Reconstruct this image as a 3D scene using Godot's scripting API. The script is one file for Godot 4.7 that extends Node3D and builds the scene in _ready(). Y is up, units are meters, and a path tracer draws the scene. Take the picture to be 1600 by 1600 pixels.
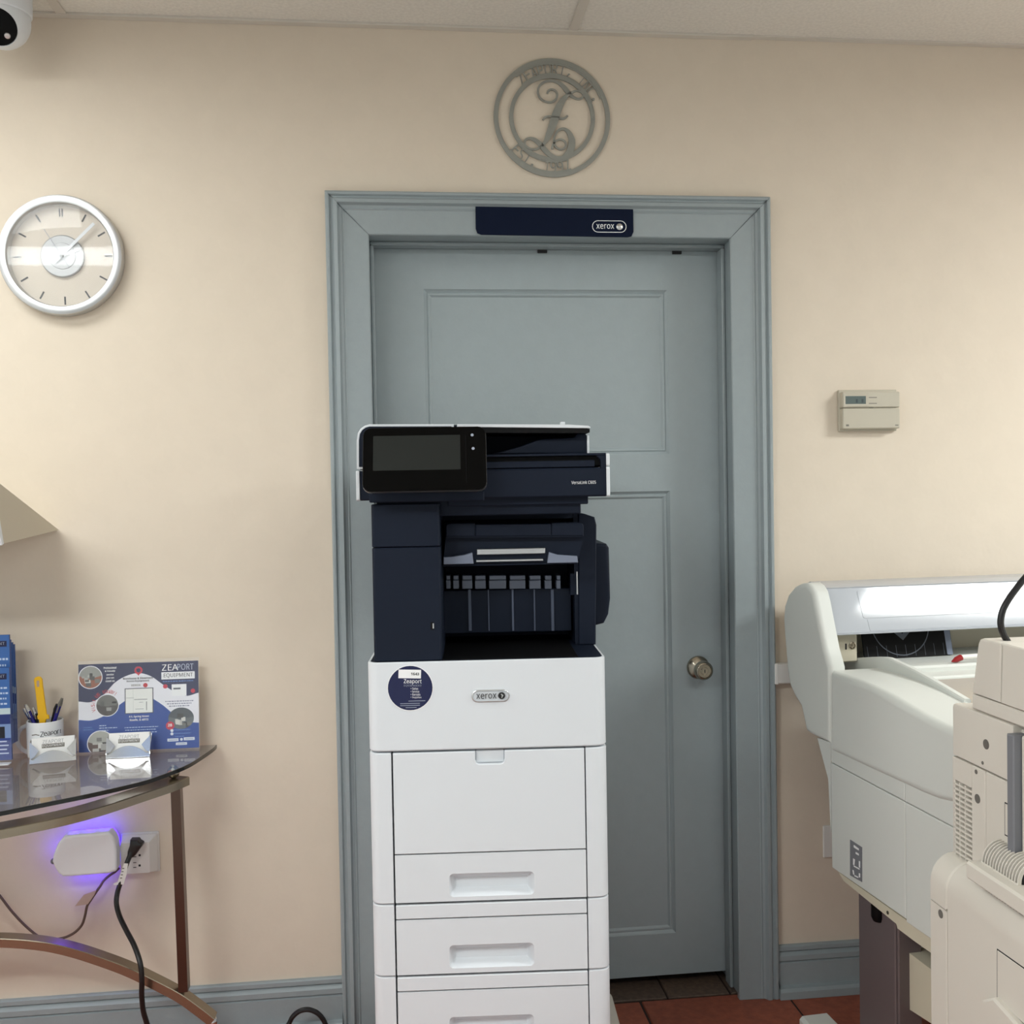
extends Node3D
# A corner of an office-equipment showroom: grey door, multifunction printer, plotter, copier, glass display table.
# Pixels of the photograph (1600 x 1600) are turned into rays here; distances come from the wall, floor or table a thing touches.

const FOCAL := 1600.0
const WALL_TOP := 2.579
const GLASS_TOP := 0.758
var cam_pos := Vector3(0, 1.40, 2.67)
var cam_basis := Basis.from_euler(Vector3(deg_to_rad(-1.419), deg_to_rad(-6.442), deg_to_rad(-1.011)), EULER_ORDER_YXZ)
var M := {}
var taken := {}

# ---------------------------------------------------------------- pixels to places
func ray(u: float, v: float) -> Vector3:
	return cam_basis * Vector3((u - 800.0) / FOCAL, -(v - 800.0) / FOCAL, -1.0)

func wz(u: float, v: float, z: float) -> Vector3:      # where the pixel's ray meets the plane z
	var d := ray(u, v)
	return cam_pos + d * ((z - cam_pos.z) / d.z)

func wy(u: float, v: float, y: float) -> Vector3:      # ... a level height
	var d := ray(u, v)
	return cam_pos + d * ((y - cam_pos.y) / d.y)

func lax(fr: Transform3D, u: float, v: float, axis: int, value: float) -> Vector3:   # ... a plane of a thing's own frame
	var d := fr.basis.inverse() * ray(u, v)
	var c := fr.affine_inverse() * cam_pos
	return c + d * ((value - c[axis]) / d[axis])

# ---------------------------------------------------------------- shapes
class Geo:
	var t := PackedVector3Array()

	func tri(a: Vector3, b: Vector3, c: Vector3) -> void:
		t.append(a); t.append(b); t.append(c)

	func quad(a: Vector3, b: Vector3, c: Vector3, d: Vector3) -> void:
		tri(a, b, c); tri(a, c, d)

	func close(from: int) -> void:              # turn a closed piece outside out
		if from >= t.size():
			return
		var o := t[from]
		var vol := 0.0
		for i in range(from, t.size(), 3):
			vol += (t[i] - o).dot((t[i + 1] - o).cross(t[i + 2] - o))
		if vol < 0.0:
			for i in range(from, t.size(), 3):
				var k := t[i + 1]
				t[i + 1] = t[i + 2]
				t[i + 2] = k

	func box(c: Vector3, s: Vector3, b := 0.0) -> Geo:
		var h := s * 0.5
		b = minf(b, minf(h.x, minf(h.y, h.z)) * 0.98)
		var from := t.size()
		if b <= 0.0:
			var p := PackedVector3Array()
			for i in 8:
				p.append(c + Vector3(h.x if i & 1 else -h.x, h.y if i & 2 else -h.y, h.z if i & 4 else -h.z))
			for f in [[0, 1, 3, 2], [4, 5, 7, 6], [0, 1, 5, 4], [2, 3, 7, 6], [0, 2, 6, 4], [1, 3, 7, 5]]:
				quad(p[f[0]], p[f[1]], p[f[2]], p[f[3]])
		else:
			var e := []
			for i in 8:
				var s3 := Vector3(1 if i & 1 else -1, 1 if i & 2 else -1, 1 if i & 4 else -1)
				e.append([c + s3 * Vector3(h.x, h.y - b, h.z - b), c + s3 * Vector3(h.x - b, h.y, h.z - b), c + s3 * Vector3(h.x - b, h.y - b, h.z)])
				tri(e[i][0], e[i][1], e[i][2])
			for f in [[0, 0, 2, 6, 4], [0, 1, 3, 7, 5], [1, 0, 1, 5, 4], [1, 2, 3, 7, 6], [2, 0, 1, 3, 2], [2, 4, 5, 7, 6]]:
				quad(e[f[1]][f[0]], e[f[2]][f[0]], e[f[3]][f[0]], e[f[4]][f[0]])
			for i in 8:
				for a in 3:
					var j := i | (1 << a)
					if j != i:
						var m := (a + 1) % 3
						var n := (a + 2) % 3
						quad(e[i][m], e[j][m], e[j][n], e[i][n])
		for i in range(from, t.size(), 3):
			var n := (t[i + 1] - t[i]).cross(t[i + 2] - t[i])
			if n.dot((t[i] + t[i + 1] + t[i + 2]) / 3.0 - c) < 0.0:
				var k := t[i + 1]
				t[i + 1] = t[i + 2]
				t[i + 2] = k
		return self

	func obox(x: Transform3D, s: Vector3, b := 0.0) -> Geo:      # a box turned by x
		var g := Geo.new()
		g.box(Vector3.ZERO, s, b)
		for v in g.t:
			t.append(x * v)
		return self

	static func inset(poly: PackedVector2Array, b: float) -> PackedVector2Array:   # poly counter-clockwise
		var r := PackedVector2Array()
		var n := poly.size()
		for i in n:
			var d0 := (poly[i] - poly[(i + n - 1) % n]).normalized()
			var d1 := (poly[(i + 1) % n] - poly[i]).normalized()
			var n0 := Vector2(-d0.y, d0.x)
			var n1 := Vector2(-d1.y, d1.x)
			var m := (n0 + n1)
			m = n0 if m.length() < 0.05 else m.normalized()
			r.append(poly[i] + m * (b / maxf(0.35, m.dot(n0))))
		return r

	static func area(poly: PackedVector2Array) -> float:
		var s := 0.0
		for i in poly.size():
			s += poly[i].cross(poly[(i + 1) % poly.size()])
		return s * 0.5

	func cap(poly: PackedVector2Array, x: Transform3D, z: float, up: bool) -> void:
		var id := Geometry2D.triangulate_polygon(poly)
		for i in range(0, id.size(), 3):
			var a := poly[id[i]]
			var b := poly[id[i + 1]]
			var c := poly[id[i + 2]]
			if ((b - a).cross(c - a) > 0.0) != up:
				var k := b
				b = c
				c = k
			tri(x * Vector3(a.x, a.y, z), x * Vector3(b.x, b.y, z), x * Vector3(c.x, c.y, z))

	func prism(poly: PackedVector2Array, x: Transform3D, d0: float, d1: float, bev := 0.0, back := 0.0, steps := 1) -> Geo:
		if area(poly) < 0.0:
			poly.reverse()
		var from := t.size()
		var rings := []       # [poly, z]
		if back > 0.0:
			rings.append([inset(poly, back), d0])
			rings.append([poly, d0 + back])
		else:
			rings.append([poly, d0])
		if bev > 0.0:
			for k in steps + 1:
				var a := float(k) / steps * PI / 2
				rings.append([poly if k == 0 else inset(poly, bev * (1.0 - cos(a))), d1 - bev + bev * sin(a)])
		else:
			rings.append([poly, d1])
		var n := poly.size()
		for k in rings.size() - 1:
			var p: PackedVector2Array = rings[k][0]
			var q: PackedVector2Array = rings[k + 1][0]
			for i in n:
				var j := (i + 1) % n
				quad(x * Vector3(p[i].x, p[i].y, rings[k][1]), x * Vector3(p[j].x, p[j].y, rings[k][1]), x * Vector3(q[j].x, q[j].y, rings[k + 1][1]), x * Vector3(q[i].x, q[i].y, rings[k + 1][1]))
		cap(rings[0][0], x, rings[0][1], false)
		cap(rings[-1][0], x, rings[-1][1], true)
		close(from)
		return self

	func lathe(prof: Array, x: Transform3D, n := 24) -> Geo:     # prof: Vector2(radius, height along y), first to last
		var from := t.size()
		for k in prof.size() - 1:
			for i in n:
				var a := TAU * i / n
				var b := TAU * (i + 1) / n
				var p: Vector2 = prof[k]
				var q: Vector2 = prof[k + 1]
				var p0 := x * Vector3(p.x * cos(a), p.y, p.x * sin(a))
				var p1 := x * Vector3(p.x * cos(b), p.y, p.x * sin(b))
				var q0 := x * Vector3(q.x * cos(a), q.y, q.x * sin(a))
				var q1 := x * Vector3(q.x * cos(b), q.y, q.x * sin(b))
				if p.x > 1e-6:
					tri(p0, p1, q0)
				if q.x > 1e-6:
					tri(p1, q1, q0)
		for e in [0, prof.size() - 1]:
			var p: Vector2 = prof[e]
			var same: bool = prof[0].distance_to(prof[-1]) < 1e-6
			if p.x > 1e-6 and not same:
				for i in n:
					var a := TAU * i / n
					var b := TAU * (i + 1) / n
					var c := x * Vector3(0, p.y, 0)
					var p0 := x * Vector3(p.x * cos(a), p.y, p.x * sin(a))
					var p1 := x * Vector3(p.x * cos(b), p.y, p.x * sin(b))
					if e == 0:
						tri(c, p1, p0)
					else:
						tri(c, p0, p1)
		close(from)
		return self

	func loft(rings: Array, caps := true, wrap := false) -> Geo:    # rings of as many points each
		var from := t.size()
		var n: int = rings[0].size()
		for k in (rings.size() if wrap else rings.size() - 1):
			var p = rings[k]
			var q = rings[(k + 1) % rings.size()]
			for i in n:
				var j := (i + 1) % n
				quad(p[i], p[j], q[j], q[i])
		if caps and not wrap:
			for e in [0, rings.size() - 1]:
				var c := Vector3.ZERO
				for v in rings[e]:
					c += v / n
				for i in n:
					if e == 0:
						tri(c, rings[e][(i + 1) % n], rings[e][i])
					else:
						tri(c, rings[e][i], rings[e][(i + 1) % n])
		close(from)
		return self

	func tube(pts: Array, r, n := 8) -> Geo:     # r: one radius, or one for every point
		var rings := []
		var side := Vector3.ZERO
		for k in pts.size():
			var d: Vector3 = (pts[mini(k + 1, pts.size() - 1)] - pts[maxi(k - 1, 0)]).normalized()
			if k == 0:
				side = d.cross(Vector3.UP if absf(d.y) < 0.9 else Vector3.RIGHT).normalized()
			else:
				side = (side - d * side.dot(d)).normalized()
			var other := d.cross(side)
			var ring := PackedVector3Array()
			var rr: float = r[k] if r is Array else r
			for i in n:
				var a := TAU * i / n
				ring.append(pts[k] + (side * cos(a) + other * sin(a)) * rr)
			rings.append(ring)
		return loft(rings)

	func sweep(pts: Array, prof: PackedVector2Array, up: Vector3, wrap := false) -> Geo:     # profile x: sideways, y: along up
		var rings := []
		var m := pts.size()
		for k in m:
			var a: Vector3 = pts[(k + m - 1) % m] if wrap else pts[maxi(k - 1, 0)]
			var b: Vector3 = pts[(k + 1) % m] if wrap else pts[mini(k + 1, m - 1)]
			var d := (b - a).normalized()
			var side := d.cross(up).normalized()
			var u := side.cross(d).normalized()
			var ring := PackedVector3Array()
			for q in prof:
				ring.append(pts[k] + side * q.x + u * q.y)
			rings.append(ring)
		return loft(rings, true, wrap)

	func frame(r0: Rect2, prof: Array, x: Transform3D, open_bottom := false) -> Geo:   # mitred frame; prof: Vector2(inwards from the edge, height)
		var from := t.size()
		var rings := []
		for s in [0, 1, 2, 3]:
			var ring := PackedVector3Array()
			for q in prof:
				var a: Vector2 = [r0.position, Vector2(r0.position.x, r0.end.y), r0.end, Vector2(r0.end.x, r0.position.y)][s]
				var inw: Vector2 = [Vector2(1, 0 if open_bottom else 1), Vector2(1, -1), Vector2(-1, -1), Vector2(-1, 0 if open_bottom else 1)][s]
				a += inw * q.x
				ring.append(x * Vector3(a.x, a.y, q.y))
			rings.append(ring)
		if open_bottom:
			loft(rings)
		else:
			loft(rings, false, true)
		close(from)
		return self

	func strokes(pts: Array, wid: Array, x: Transform3D, d0: float, d1: float) -> Geo:     # a flat stroke of changing width
		var rings := []
		for k in pts.size():
			var d: Vector2 = (pts[mini(k + 1, pts.size() - 1)] - pts[maxi(k - 1, 0)]).normalized()
			var s := Vector2(-d.y, d.x) * float(wid[k]) * 0.5
			var p: Vector2 = pts[k]
			rings.append(PackedVector3Array([x * Vector3(p.x + s.x, p.y + s.y, d0), x * Vector3(p.x - s.x, p.y - s.y, d0), x * Vector3(p.x - s.x, p.y - s.y, d1), x * Vector3(p.x + s.x, p.y + s.y, d1)]))
		return loft(rings)

	func plate_hole(outer: Rect2, hole: PackedVector2Array, x: Transform3D, d0: float, d1: float) -> Geo:   # hole: 4 k points, counter-clockwise from lower right corner's arc
		var from := t.size()
		var n := hole.size()
		var k := n / 4
		var co := [Vector2(outer.end.x, outer.position.y), outer.end, Vector2(outer.position.x, outer.end.y), outer.position]
		for i in n:
			var j := (i + 1) % n
			var a: Vector2 = co[i / k]
			var b: Vector2 = co[j / k]
			var h0 := hole[i]
			var h1 := hole[j]
			for z in [d1, d0]:
				var q := [x * Vector3(a.x, a.y, z), x * Vector3(b.x, b.y, z), x * Vector3(h1.x, h1.y, z), x * Vector3(h0.x, h0.y, z)]
				if z == d0:
					q.reverse()
				if a != b:
					tri(q[0], q[1], q[2]); tri(q[0], q[2], q[3])
				elif z == d1:
					tri(q[0], q[2], q[3])
				else:
					tri(q[3], q[0], q[1])
			if a != b:
				quad(x * Vector3(a.x, a.y, d0), x * Vector3(b.x, b.y, d0), x * Vector3(b.x, b.y, d1), x * Vector3(a.x, a.y, d1))
			quad(x * Vector3(h1.x, h1.y, d0), x * Vector3(h0.x, h0.y, d0), x * Vector3(h0.x, h0.y, d1), x * Vector3(h1.x, h1.y, d1))
		close(from)
		return self

	func mesh(crease := 32.0) -> ArrayMesh:
		var n := t.size() / 3
		var fn := PackedVector3Array()
		var at := {}
		for i in n:
			fn.append((t[i * 3 + 1] - t[i * 3]).cross(t[i * 3 + 2] - t[i * 3]))
			for k in 3:
				var key := Vector3i((t[i * 3 + k] * 50000.0).round())
				if not at.has(key):
					at[key] = PackedInt32Array()
				at[key].append(i)
		var lim := cos(deg_to_rad(crease))
		var vs := PackedVector3Array()
		var ns := PackedVector3Array()
		for i in n:
			if fn[i].length_squared() < 1e-22:
				continue
			var me := fn[i].normalized()
			for k in [0, 2, 1]:
				var p := t[i * 3 + k]
				var s := Vector3.ZERO
				for f in at[Vector3i((p * 50000.0).round())]:
					if fn[f].length_squared() > 1e-22 and fn[f].normalized().dot(me) > lim:
						s += fn[f]
				vs.append(p)
				ns.append(s.normalized() if s.length() > 0.0 else me)
		var arr := []
		arr.resize(Mesh.ARRAY_MAX)
		arr[Mesh.ARRAY_VERTEX] = vs
		arr[Mesh.ARRAY_NORMAL] = ns
		var am := ArrayMesh.new()
		am.add_surface_from_arrays(Mesh.PRIMITIVE_TRIANGLES, arr)
		return am

func geo() -> Geo:
	return Geo.new()

func rrect(c: Vector2, s: Vector2, r: float, k := 5) -> PackedVector2Array:     # 4 k points from the lower right corner, counter-clockwise
	var p := PackedVector2Array()
	var h := s * 0.5
	for q in 4:
		var m := c + Vector2((h.x - r) * (1 if q < 2 else -1), (h.y - r) * (-1 if q == 0 or q == 3 else 1))
		for i in k:
			var a := -PI / 2 + q * PI / 2 + PI / 2 * i / (k - 1)
			p.append(m + Vector2(cos(a), sin(a)) * r)
	return p

func circle(c: Vector2, r: float, n := 32) -> PackedVector2Array:
	var p := PackedVector2Array()
	for i in n:
		p.append(c + Vector2(cos(TAU * i / n), sin(TAU * i / n)) * r)
	return p

func smooth(pts: Array, per := 6) -> Array:            # Catmull-Rom through the points
	var r := []
	for i in pts.size() - 1:
		var p0 = pts[maxi(i - 1, 0)]
		var p3 = pts[mini(i + 2, pts.size() - 1)]
		for k in per:
			r.append(pts[i].cubic_interpolate(pts[i + 1], p0, p3, float(k) / per))
	r.append(pts[-1])
	return r

func smoothf(w: Array, per := 6) -> Array:
	var r := []
	for i in w.size() - 1:
		for k in per:
			r.append(lerpf(w[i], w[i + 1], float(k) / per))
	r.append(w[-1])
	return r

# ---------------------------------------------------------------- nodes
func numbered(called: String) -> String:
	taken[called] = taken.get(called, -1) + 1
	return called if taken[called] == 0 else "%s_%03d" % [called, taken[called]]

func thing(called: String, label: String, category: String, at := Transform3D.IDENTITY, group := "") -> Node3D:
	var o := Node3D.new()
	o.name = numbered(called)
	add_child(o)
	o.transform = at
	o.set_meta("label", label)
	o.set_meta("category", category)
	if group:
		o.set_meta("group", group)
	return o

func place(called: String, at := Transform3D.IDENTITY) -> Node3D:      # a piece of the setting
	var o := Node3D.new()
	o.name = called
	add_child(o)
	o.transform = at
	o.set_meta("kind", "structure")
	return o

func part(called: String, g, m: Material, parent: Node3D, crease := 32.0) -> MeshInstance3D:
	var o := MeshInstance3D.new()
	o.name = called
	o.mesh = g.mesh(crease) if g is Geo else g
	o.material_override = m
	o.cast_shadow = GeometryInstance3D.SHADOW_CASTING_SETTING_ON
	parent.add_child(o, true)
	return o

func lettering(s: String, c: Vector3, w: float, h: float, m: Material, parent: Node3D, x := Basis.IDENTITY, deep := 0.0006, font := "Droid Sans", bold := false, called := "lettering") -> MeshInstance3D:
	var f := SystemFont.new()
	f.font_names = PackedStringArray([font])
	if bold:
		f.font_weight = 700
	var tm := TextMesh.new()
	tm.font = f
	tm.text = s
	tm.font_size = 48
	tm.pixel_size = 0.001
	tm.depth = 0.002
	tm.curve_step = 1.5
	var bb := tm.get_aabb()
	var o := MeshInstance3D.new()
	o.name = called
	o.mesh = tm
	o.material_override = m
	parent.add_child(o, true)
	var sy := h / maxf(bb.size.y, 1e-4)
	var sx := (w / maxf(bb.size.x, 1e-4)) if w > 0.0 else sy
	var sc := Vector3(sx, sy, deep / 0.002)
	o.transform = Transform3D(x * Basis.from_scale(sc), c - x * (bb.get_center() * sc) + x * Vector3(0, 0, deep * 0.5))
	return o

# ---------------------------------------------------------------- materials
func mat(key: String, c: Color, rough := 0.5, metal := 0.0) -> StandardMaterial3D:
	if M.has(key):
		return M[key]
	var m := StandardMaterial3D.new()
	m.albedo_color = c
	m.roughness = rough
	m.metallic = metal
	M[key] = m
	return m

func rgb(r: int, g: int, b: int, a := 1.0) -> Color:
	return Color(r / 255.0, g / 255.0, b / 255.0, a)

func noise_tex(freq: float, seed_: int, lo: Color, hi: Color, octaves := 4, size := 512) -> NoiseTexture2D:
	var n := FastNoiseLite.new()
	n.seed = seed_
	n.frequency = freq
	n.fractal_octaves = octaves
	var t := NoiseTexture2D.new()
	t.noise = n
	t.width = size
	t.height = size
	t.seamless = true
	var gr := Gradient.new()
	gr.set_color(0, lo)
	gr.set_color(1, hi)
	t.color_ramp = gr
	return t

func grained(m: StandardMaterial3D, lo: float, hi: float, scale_: float, seed_: int, relief := 0.0, freq := 0.02) -> StandardMaterial3D:
	m.albedo_texture = noise_tex(freq, seed_, Color(lo, lo, lo), Color(hi, hi, hi))
	m.uv1_triplanar = true
	m.uv1_world_triplanar = true
	m.uv1_scale = Vector3.ONE * scale_
	if relief > 0.0:
		m.heightmap_enabled = true
		m.heightmap_texture = noise_tex(0.06, seed_ + 7, Color.BLACK, Color.WHITE, 3)
		m.heightmap_scale = relief
	return m

func make_materials() -> void:
	grained(mat("wall", rgb(222, 209, 191), 0.75), 0.985, 1.0, 0.9, 3, 0.03)
	grained(mat("ceiling", rgb(230, 226, 217), 0.9), 0.93, 1.0, 2.0, 5, 0.06, 0.08)
	mat("grid", rgb(206, 200, 190), 0.6)
	grained(mat("trim", rgb(150, 160, 163), 0.38), 0.98, 1.0, 3.0, 9, 0.012)
	grained(mat("door", rgb(160, 171, 174), 0.42), 0.98, 1.0, 2.0, 12, 0.012)
	mat("wall_plain", rgb(230, 230, 228), 0.75)
	grained(mat("bounce_floor", rgb(198, 197, 194), 0.95), 0.85, 1.0, 4.0, 51, 0.05)
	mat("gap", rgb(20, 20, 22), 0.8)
	mat("white", rgb(218, 222, 226), 0.42)
	mat("navy", rgb(22, 29, 43), 0.5).metallic_specular = 0.28
	mat("black", rgb(5, 5, 6), 0.55).metallic_specular = 0.3
	mat("gloss_black", rgb(6, 6, 6), 0.15).metallic_specular = 0.22
	mat("screen", rgb(40, 42, 40), 0.25).metallic_specular = 0.25
	mat("grey_part", rgb(120, 128, 146), 0.35)
	mat("chrome", rgb(225, 226, 228), 0.1, 1.0)
	mat("silver", rgb(205, 206, 206), 0.32, 1.0)
	mat("nickel", rgb(176, 168, 152), 0.24, 1.0)
	mat("bronze", rgb(158, 149, 132), 0.26, 1.0)
	mat("plotter", rgb(214, 216, 210), 0.45)
	mat("copier", rgb(216, 210, 199), 0.5)
	mat("copier_grey", rgb(120, 121, 126), 0.5)
	mat("beige", rgb(206, 198, 176), 0.5)
	mat("taupe", rgb(104, 92, 92), 0.45)
	mat("thermostat", rgb(188, 181, 164), 0.5)
	mat("lcd", rgb(96, 108, 106), 0.2)
	mat("ink", rgb(24, 24, 26), 0.5)
	mat("ink_grey", rgb(120, 116, 108), 0.5)
	mat("sign_metal", rgb(148, 149, 142), 0.45, 0.2)
	mat("sign_navy", rgb(12, 22, 44), 0.5).metallic_specular = 0.22
	mat("print_white", rgb(240, 240, 240), 0.4)
	mat("print_grey", rgb(150, 156, 170), 0.4)
	mat("print_navy", rgb(16, 24, 68), 0.4)
	mat("print_red", rgb(190, 40, 52), 0.4)
	mat("ceramic", rgb(232, 234, 236), 0.12)
	mat("yellow", rgb(235, 182, 20), 0.4)
	mat("pen_blue", rgb(36, 34, 120), 0.25)
	mat("card", rgb(246, 246, 244), 0.55)
	mat("outlet", rgb(224, 222, 218), 0.3)
	mat("tag", rgb(236, 236, 232), 0.6)
	mat("kraft", rgb(186, 160, 142), 0.7)
	mat("cord_brown", rgb(96, 78, 66), 0.5)
	mat("cord_black", rgb(16, 16, 17), 0.35)
	mat("red_tip", rgb(150, 24, 28), 0.4)
	mat("paper", rgb(235, 232, 226), 0.7)
	mat("grout", rgb(52, 36, 30), 0.9)
	mat("hood_plastic", rgb(178, 182, 188), 0.07)
	mat("tan_gloss", rgb(176, 166, 152), 0.12)
	mat("mat_print", rgb(84, 90, 100), 0.5)
	mat("hole", rgb(104, 100, 94), 0.7)
	mat("edge_glass", rgb(8, 12, 12), 0.1)
	mat("bronze_dark", rgb(96, 80, 72), 0.28, 1.0)
	mat("brochure", rgb(30, 74, 150), 0.4)
	mat("ink_pale", rgb(176, 178, 182), 0.5)
	mat("ink_lcd", rgb(58, 70, 72), 0.4)
	mat("dial", rgb(214, 203, 188), 0.6)
	mat("rim_silver", rgb(196, 197, 198), 0.38, 1.0)
	mat("ledge", rgb(196, 186, 166), 0.6)
	mat("ceramic_matt", rgb(232, 234, 238), 0.35)
	mat("panel_rim", rgb(52, 53, 55), 0.3)
	mat("rib", rgb(74, 82, 100), 0.45)
	mat("brushed", rgb(172, 173, 174), 0.5, 1.0)
	mat("print_pale", rgb(176, 184, 204), 0.4)
	mat("window_frame", rgb(225, 225, 225), 0.5)
	for k in 3:
		grained(mat("tile%d" % k, [rgb(168, 92, 68), rgb(160, 87, 64), rgb(176, 99, 74)][k], 0.5), 0.82, 1.0, 3.0, 30 + k, 0.02)
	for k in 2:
		grained(mat("shadow_tile%d" % k, [rgb(112, 92, 78), rgb(102, 84, 72)][k], 0.6), 0.75, 1.0, 5.0, 40 + k, 0.02)  # tile colours darkened to stand for the doorway shadow
	var g := mat("glass_top", Color(0.34, 0.38, 0.38, 0.3), 0.02)
	g.transparency = BaseMaterial3D.TRANSPARENCY_ALPHA
	g = mat("clear", Color(0.95, 0.97, 0.98, 0.1), 0.03)
	g.transparency = BaseMaterial3D.TRANSPARENCY_ALPHA
	g = mat("acrylic", Color(0.97, 0.98, 0.99, 0.04), 0.03)
	g.transparency = BaseMaterial3D.TRANSPARENCY_ALPHA
	g.metallic_specular = 0.22
	g = mat("clock_glass", Color(0.97, 0.98, 0.99, 0.03), 0.03)
	g.transparency = BaseMaterial3D.TRANSPARENCY_ALPHA
	g.metallic_specular = 0.2
	g = mat("smoke", Color(0.72, 0.75, 0.8, 0.55), 0.06)
	g.transparency = BaseMaterial3D.TRANSPARENCY_ALPHA
	g = mat("violet", rgb(120, 80, 255), 0.5)
	g.emission_enabled = true
	g.emission = rgb(96, 60, 255)
	g.emission_energy_multiplier = 2.6
	g = mat("lamp", rgb(250, 248, 240), 0.6)
	g.emission_enabled = true
	g.emission = Color(0.98, 1.0, 1.0)
	g.emission_energy_multiplier = 3.0

# ---------------------------------------------------------------- the room
const X0 := -2.5
const X1 := 4.2
const Z1 := 5.42
const BARS := [-2.067, -0.793, 0.481, 1.755, 3.68]

func build_shell() -> void:
	var wall: Material = M.wall
	var o := place("wall_back")
	var g := geo()
	var l := -0.075
	var r := 0.922
	g.box(Vector3((X0 - 0.15 + l) / 2, 1.4, -0.1), Vector3(l - X0 + 0.15, 2.8, 0.2))
	g.box(Vector3((r + X1 + 0.15) / 2, 1.4, -0.1), Vector3(X1 + 0.15 - r, 2.8, 0.2))
	g.box(Vector3((l + r) / 2, 2.435, -0.1), Vector3(r - l, 0.73, 0.2))
	part("plaster", g, wall, o)
	# near-black board behind the door, its darkness put into the colour
	part("dark_backing", geo().box(Vector3(0.42, 1.2, -0.25), Vector3(1.2, 2.6, 0.04)), M.gap, o)
	o = place("wall_left")
	part("plaster", geo().box(Vector3(X0 - 0.075, 1.4, Z1 / 2), Vector3(0.15, 2.8, Z1)), M.wall_plain, o)
	o = place("wall_right")
	part("plaster", geo().box(Vector3(X1 + 0.075, 1.4, Z1 / 2), Vector3(0.15, 2.8, Z1)), M.wall_plain, o)
	# the shop-window wall behind the camera, with two openings to the street
	o = place("wall_front")
	g = geo()
	var xs := [X0 - 0.15, -1.9, -0.2, 0.5, 2.4, X1 + 0.15]
	for i in [0, 2, 4]:
		g.box(Vector3((xs[i] + xs[i + 1]) / 2, 1.4, Z1 + 0.1), Vector3(xs[i + 1] - xs[i], 2.8, 0.2))
	for i in [1, 3]:
		g.box(Vector3((xs[i] + xs[i + 1]) / 2, 0.4, Z1 + 0.1), Vector3(xs[i + 1] - xs[i], 0.8, 0.2))
		g.box(Vector3((xs[i] + xs[i + 1]) / 2, 2.55, Z1 + 0.1), Vector3(xs[i + 1] - xs[i], 0.5, 0.2))
	part("plaster", g, M.wall_plain, o)
	for k in 2:
		var w := place("window_%d" % (k + 1))
		var rc := Rect2(xs[1 + 2 * k], 0.8, xs[2 + 2 * k] - xs[1 + 2 * k], 1.5)
		part("window_frame", geo().frame(rc, [Vector2(0, -0.04), Vector2(0.06, -0.04), Vector2(0.06, 0.04), Vector2(0, 0.04)], Transform3D(Basis.IDENTITY, Vector3(0, 0, Z1 + 0.1))), M.window_frame, w)
		part("mullion", geo().box(Vector3(rc.get_center().x, rc.get_center().y, Z1 + 0.1), Vector3(0.05, 1.4, 0.06), 0.004), M.window_frame, w)
		part("pane", geo().box(Vector3(rc.get_center().x, rc.get_center().y, Z1 + 0.1), Vector3(rc.size.x - 0.1, 1.4, 0.006)), M.clear, w)

func build_ceiling() -> void:
	var o := place("ceiling")
	part("deck", geo().box(Vector3((X0 + X1) / 2, 2.72, Z1 / 2), Vector3(X1 - X0 + 0.3, 0.16, Z1 + 0.4)), M.ceiling, o)
	var xe := [X0]
	xe.append_array(BARS)
	xe.append(X1)
	var ze := [0.0]
	for k in 9:
		ze.append(0.55 + 0.61 * k if k < 8 else Z1)
	# [column, row, from x, to x, strength, above what]
	var lights := [[1, 1, -2.03, -0.83, 0.66, "glass display table"], [4, 2, 2.42, 3.64, 3.2, "plotter's hood"], [1, 4, -2.03, -0.83, 2.2, "floor by the left wall"], [3, 4, 0.518, 1.718, 0.9, "floor before the copier, added unseen to light the printer"]]  # the last lamp is added out of view to brighten the printer
	for i in 6:
		for j in 9:
			var free := [[xe[i] + 0.003, xe[i + 1] - 0.003]]
			for l in lights:
				if l[0] == i and l[1] == j:
					free = []
					if l[2] - xe[i] > 0.1:
						free.append([xe[i] + 0.003, l[2]])
					if xe[i + 1] - l[3] > 0.1:
						free.append([l[3], xe[i + 1] - 0.003])
			for f in free:
				var a := Vector3(f[0], 0, ze[j] + 0.003)
				var b := Vector3(f[1], 0, ze[j + 1] - 0.003)
				var c := (a + b) / 2
				part("ceiling_tile", geo().box(Vector3(c.x, WALL_TOP + 0.012, c.z), Vector3(b.x - a.x, 0.014, b.z - a.z), 0.002), M.ceiling, o)
	for x in BARS:
		part("tee_bar", geo().box(Vector3(x, WALL_TOP + 0.003, Z1 / 2), Vector3(0.024, 0.006, Z1), 0.001), M.grid, o)
	for j in range(1, 9):
		part("tee_bar", geo().box(Vector3((X0 + X1) / 2, WALL_TOP + 0.0042, ze[j]), Vector3(X1 - X0, 0.006, 0.024), 0.001), M.grid, o)
	part("wall_angle", geo().box(Vector3((X0 + 0.965) / 2, WALL_TOP + 0.002, 0.011), Vector3(0.965 - X0, 0.007, 0.022), 0.001), M.grid, o)
	part("wall_angle", geo().box(Vector3((X1 + 0.966) / 2, WALL_TOP + 0.005, 0.010), Vector3(X1 - 0.966, 0.007, 0.02), 0.001), M.grid, o)
	for l in lights:
		ceiling_light(Vector3((l[2] + l[3]) / 2, WALL_TOP, (ze[l[1]] + ze[l[1] + 1]) / 2), Vector2(l[3] - l[2], 0.56), l[5], l[4])

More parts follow.
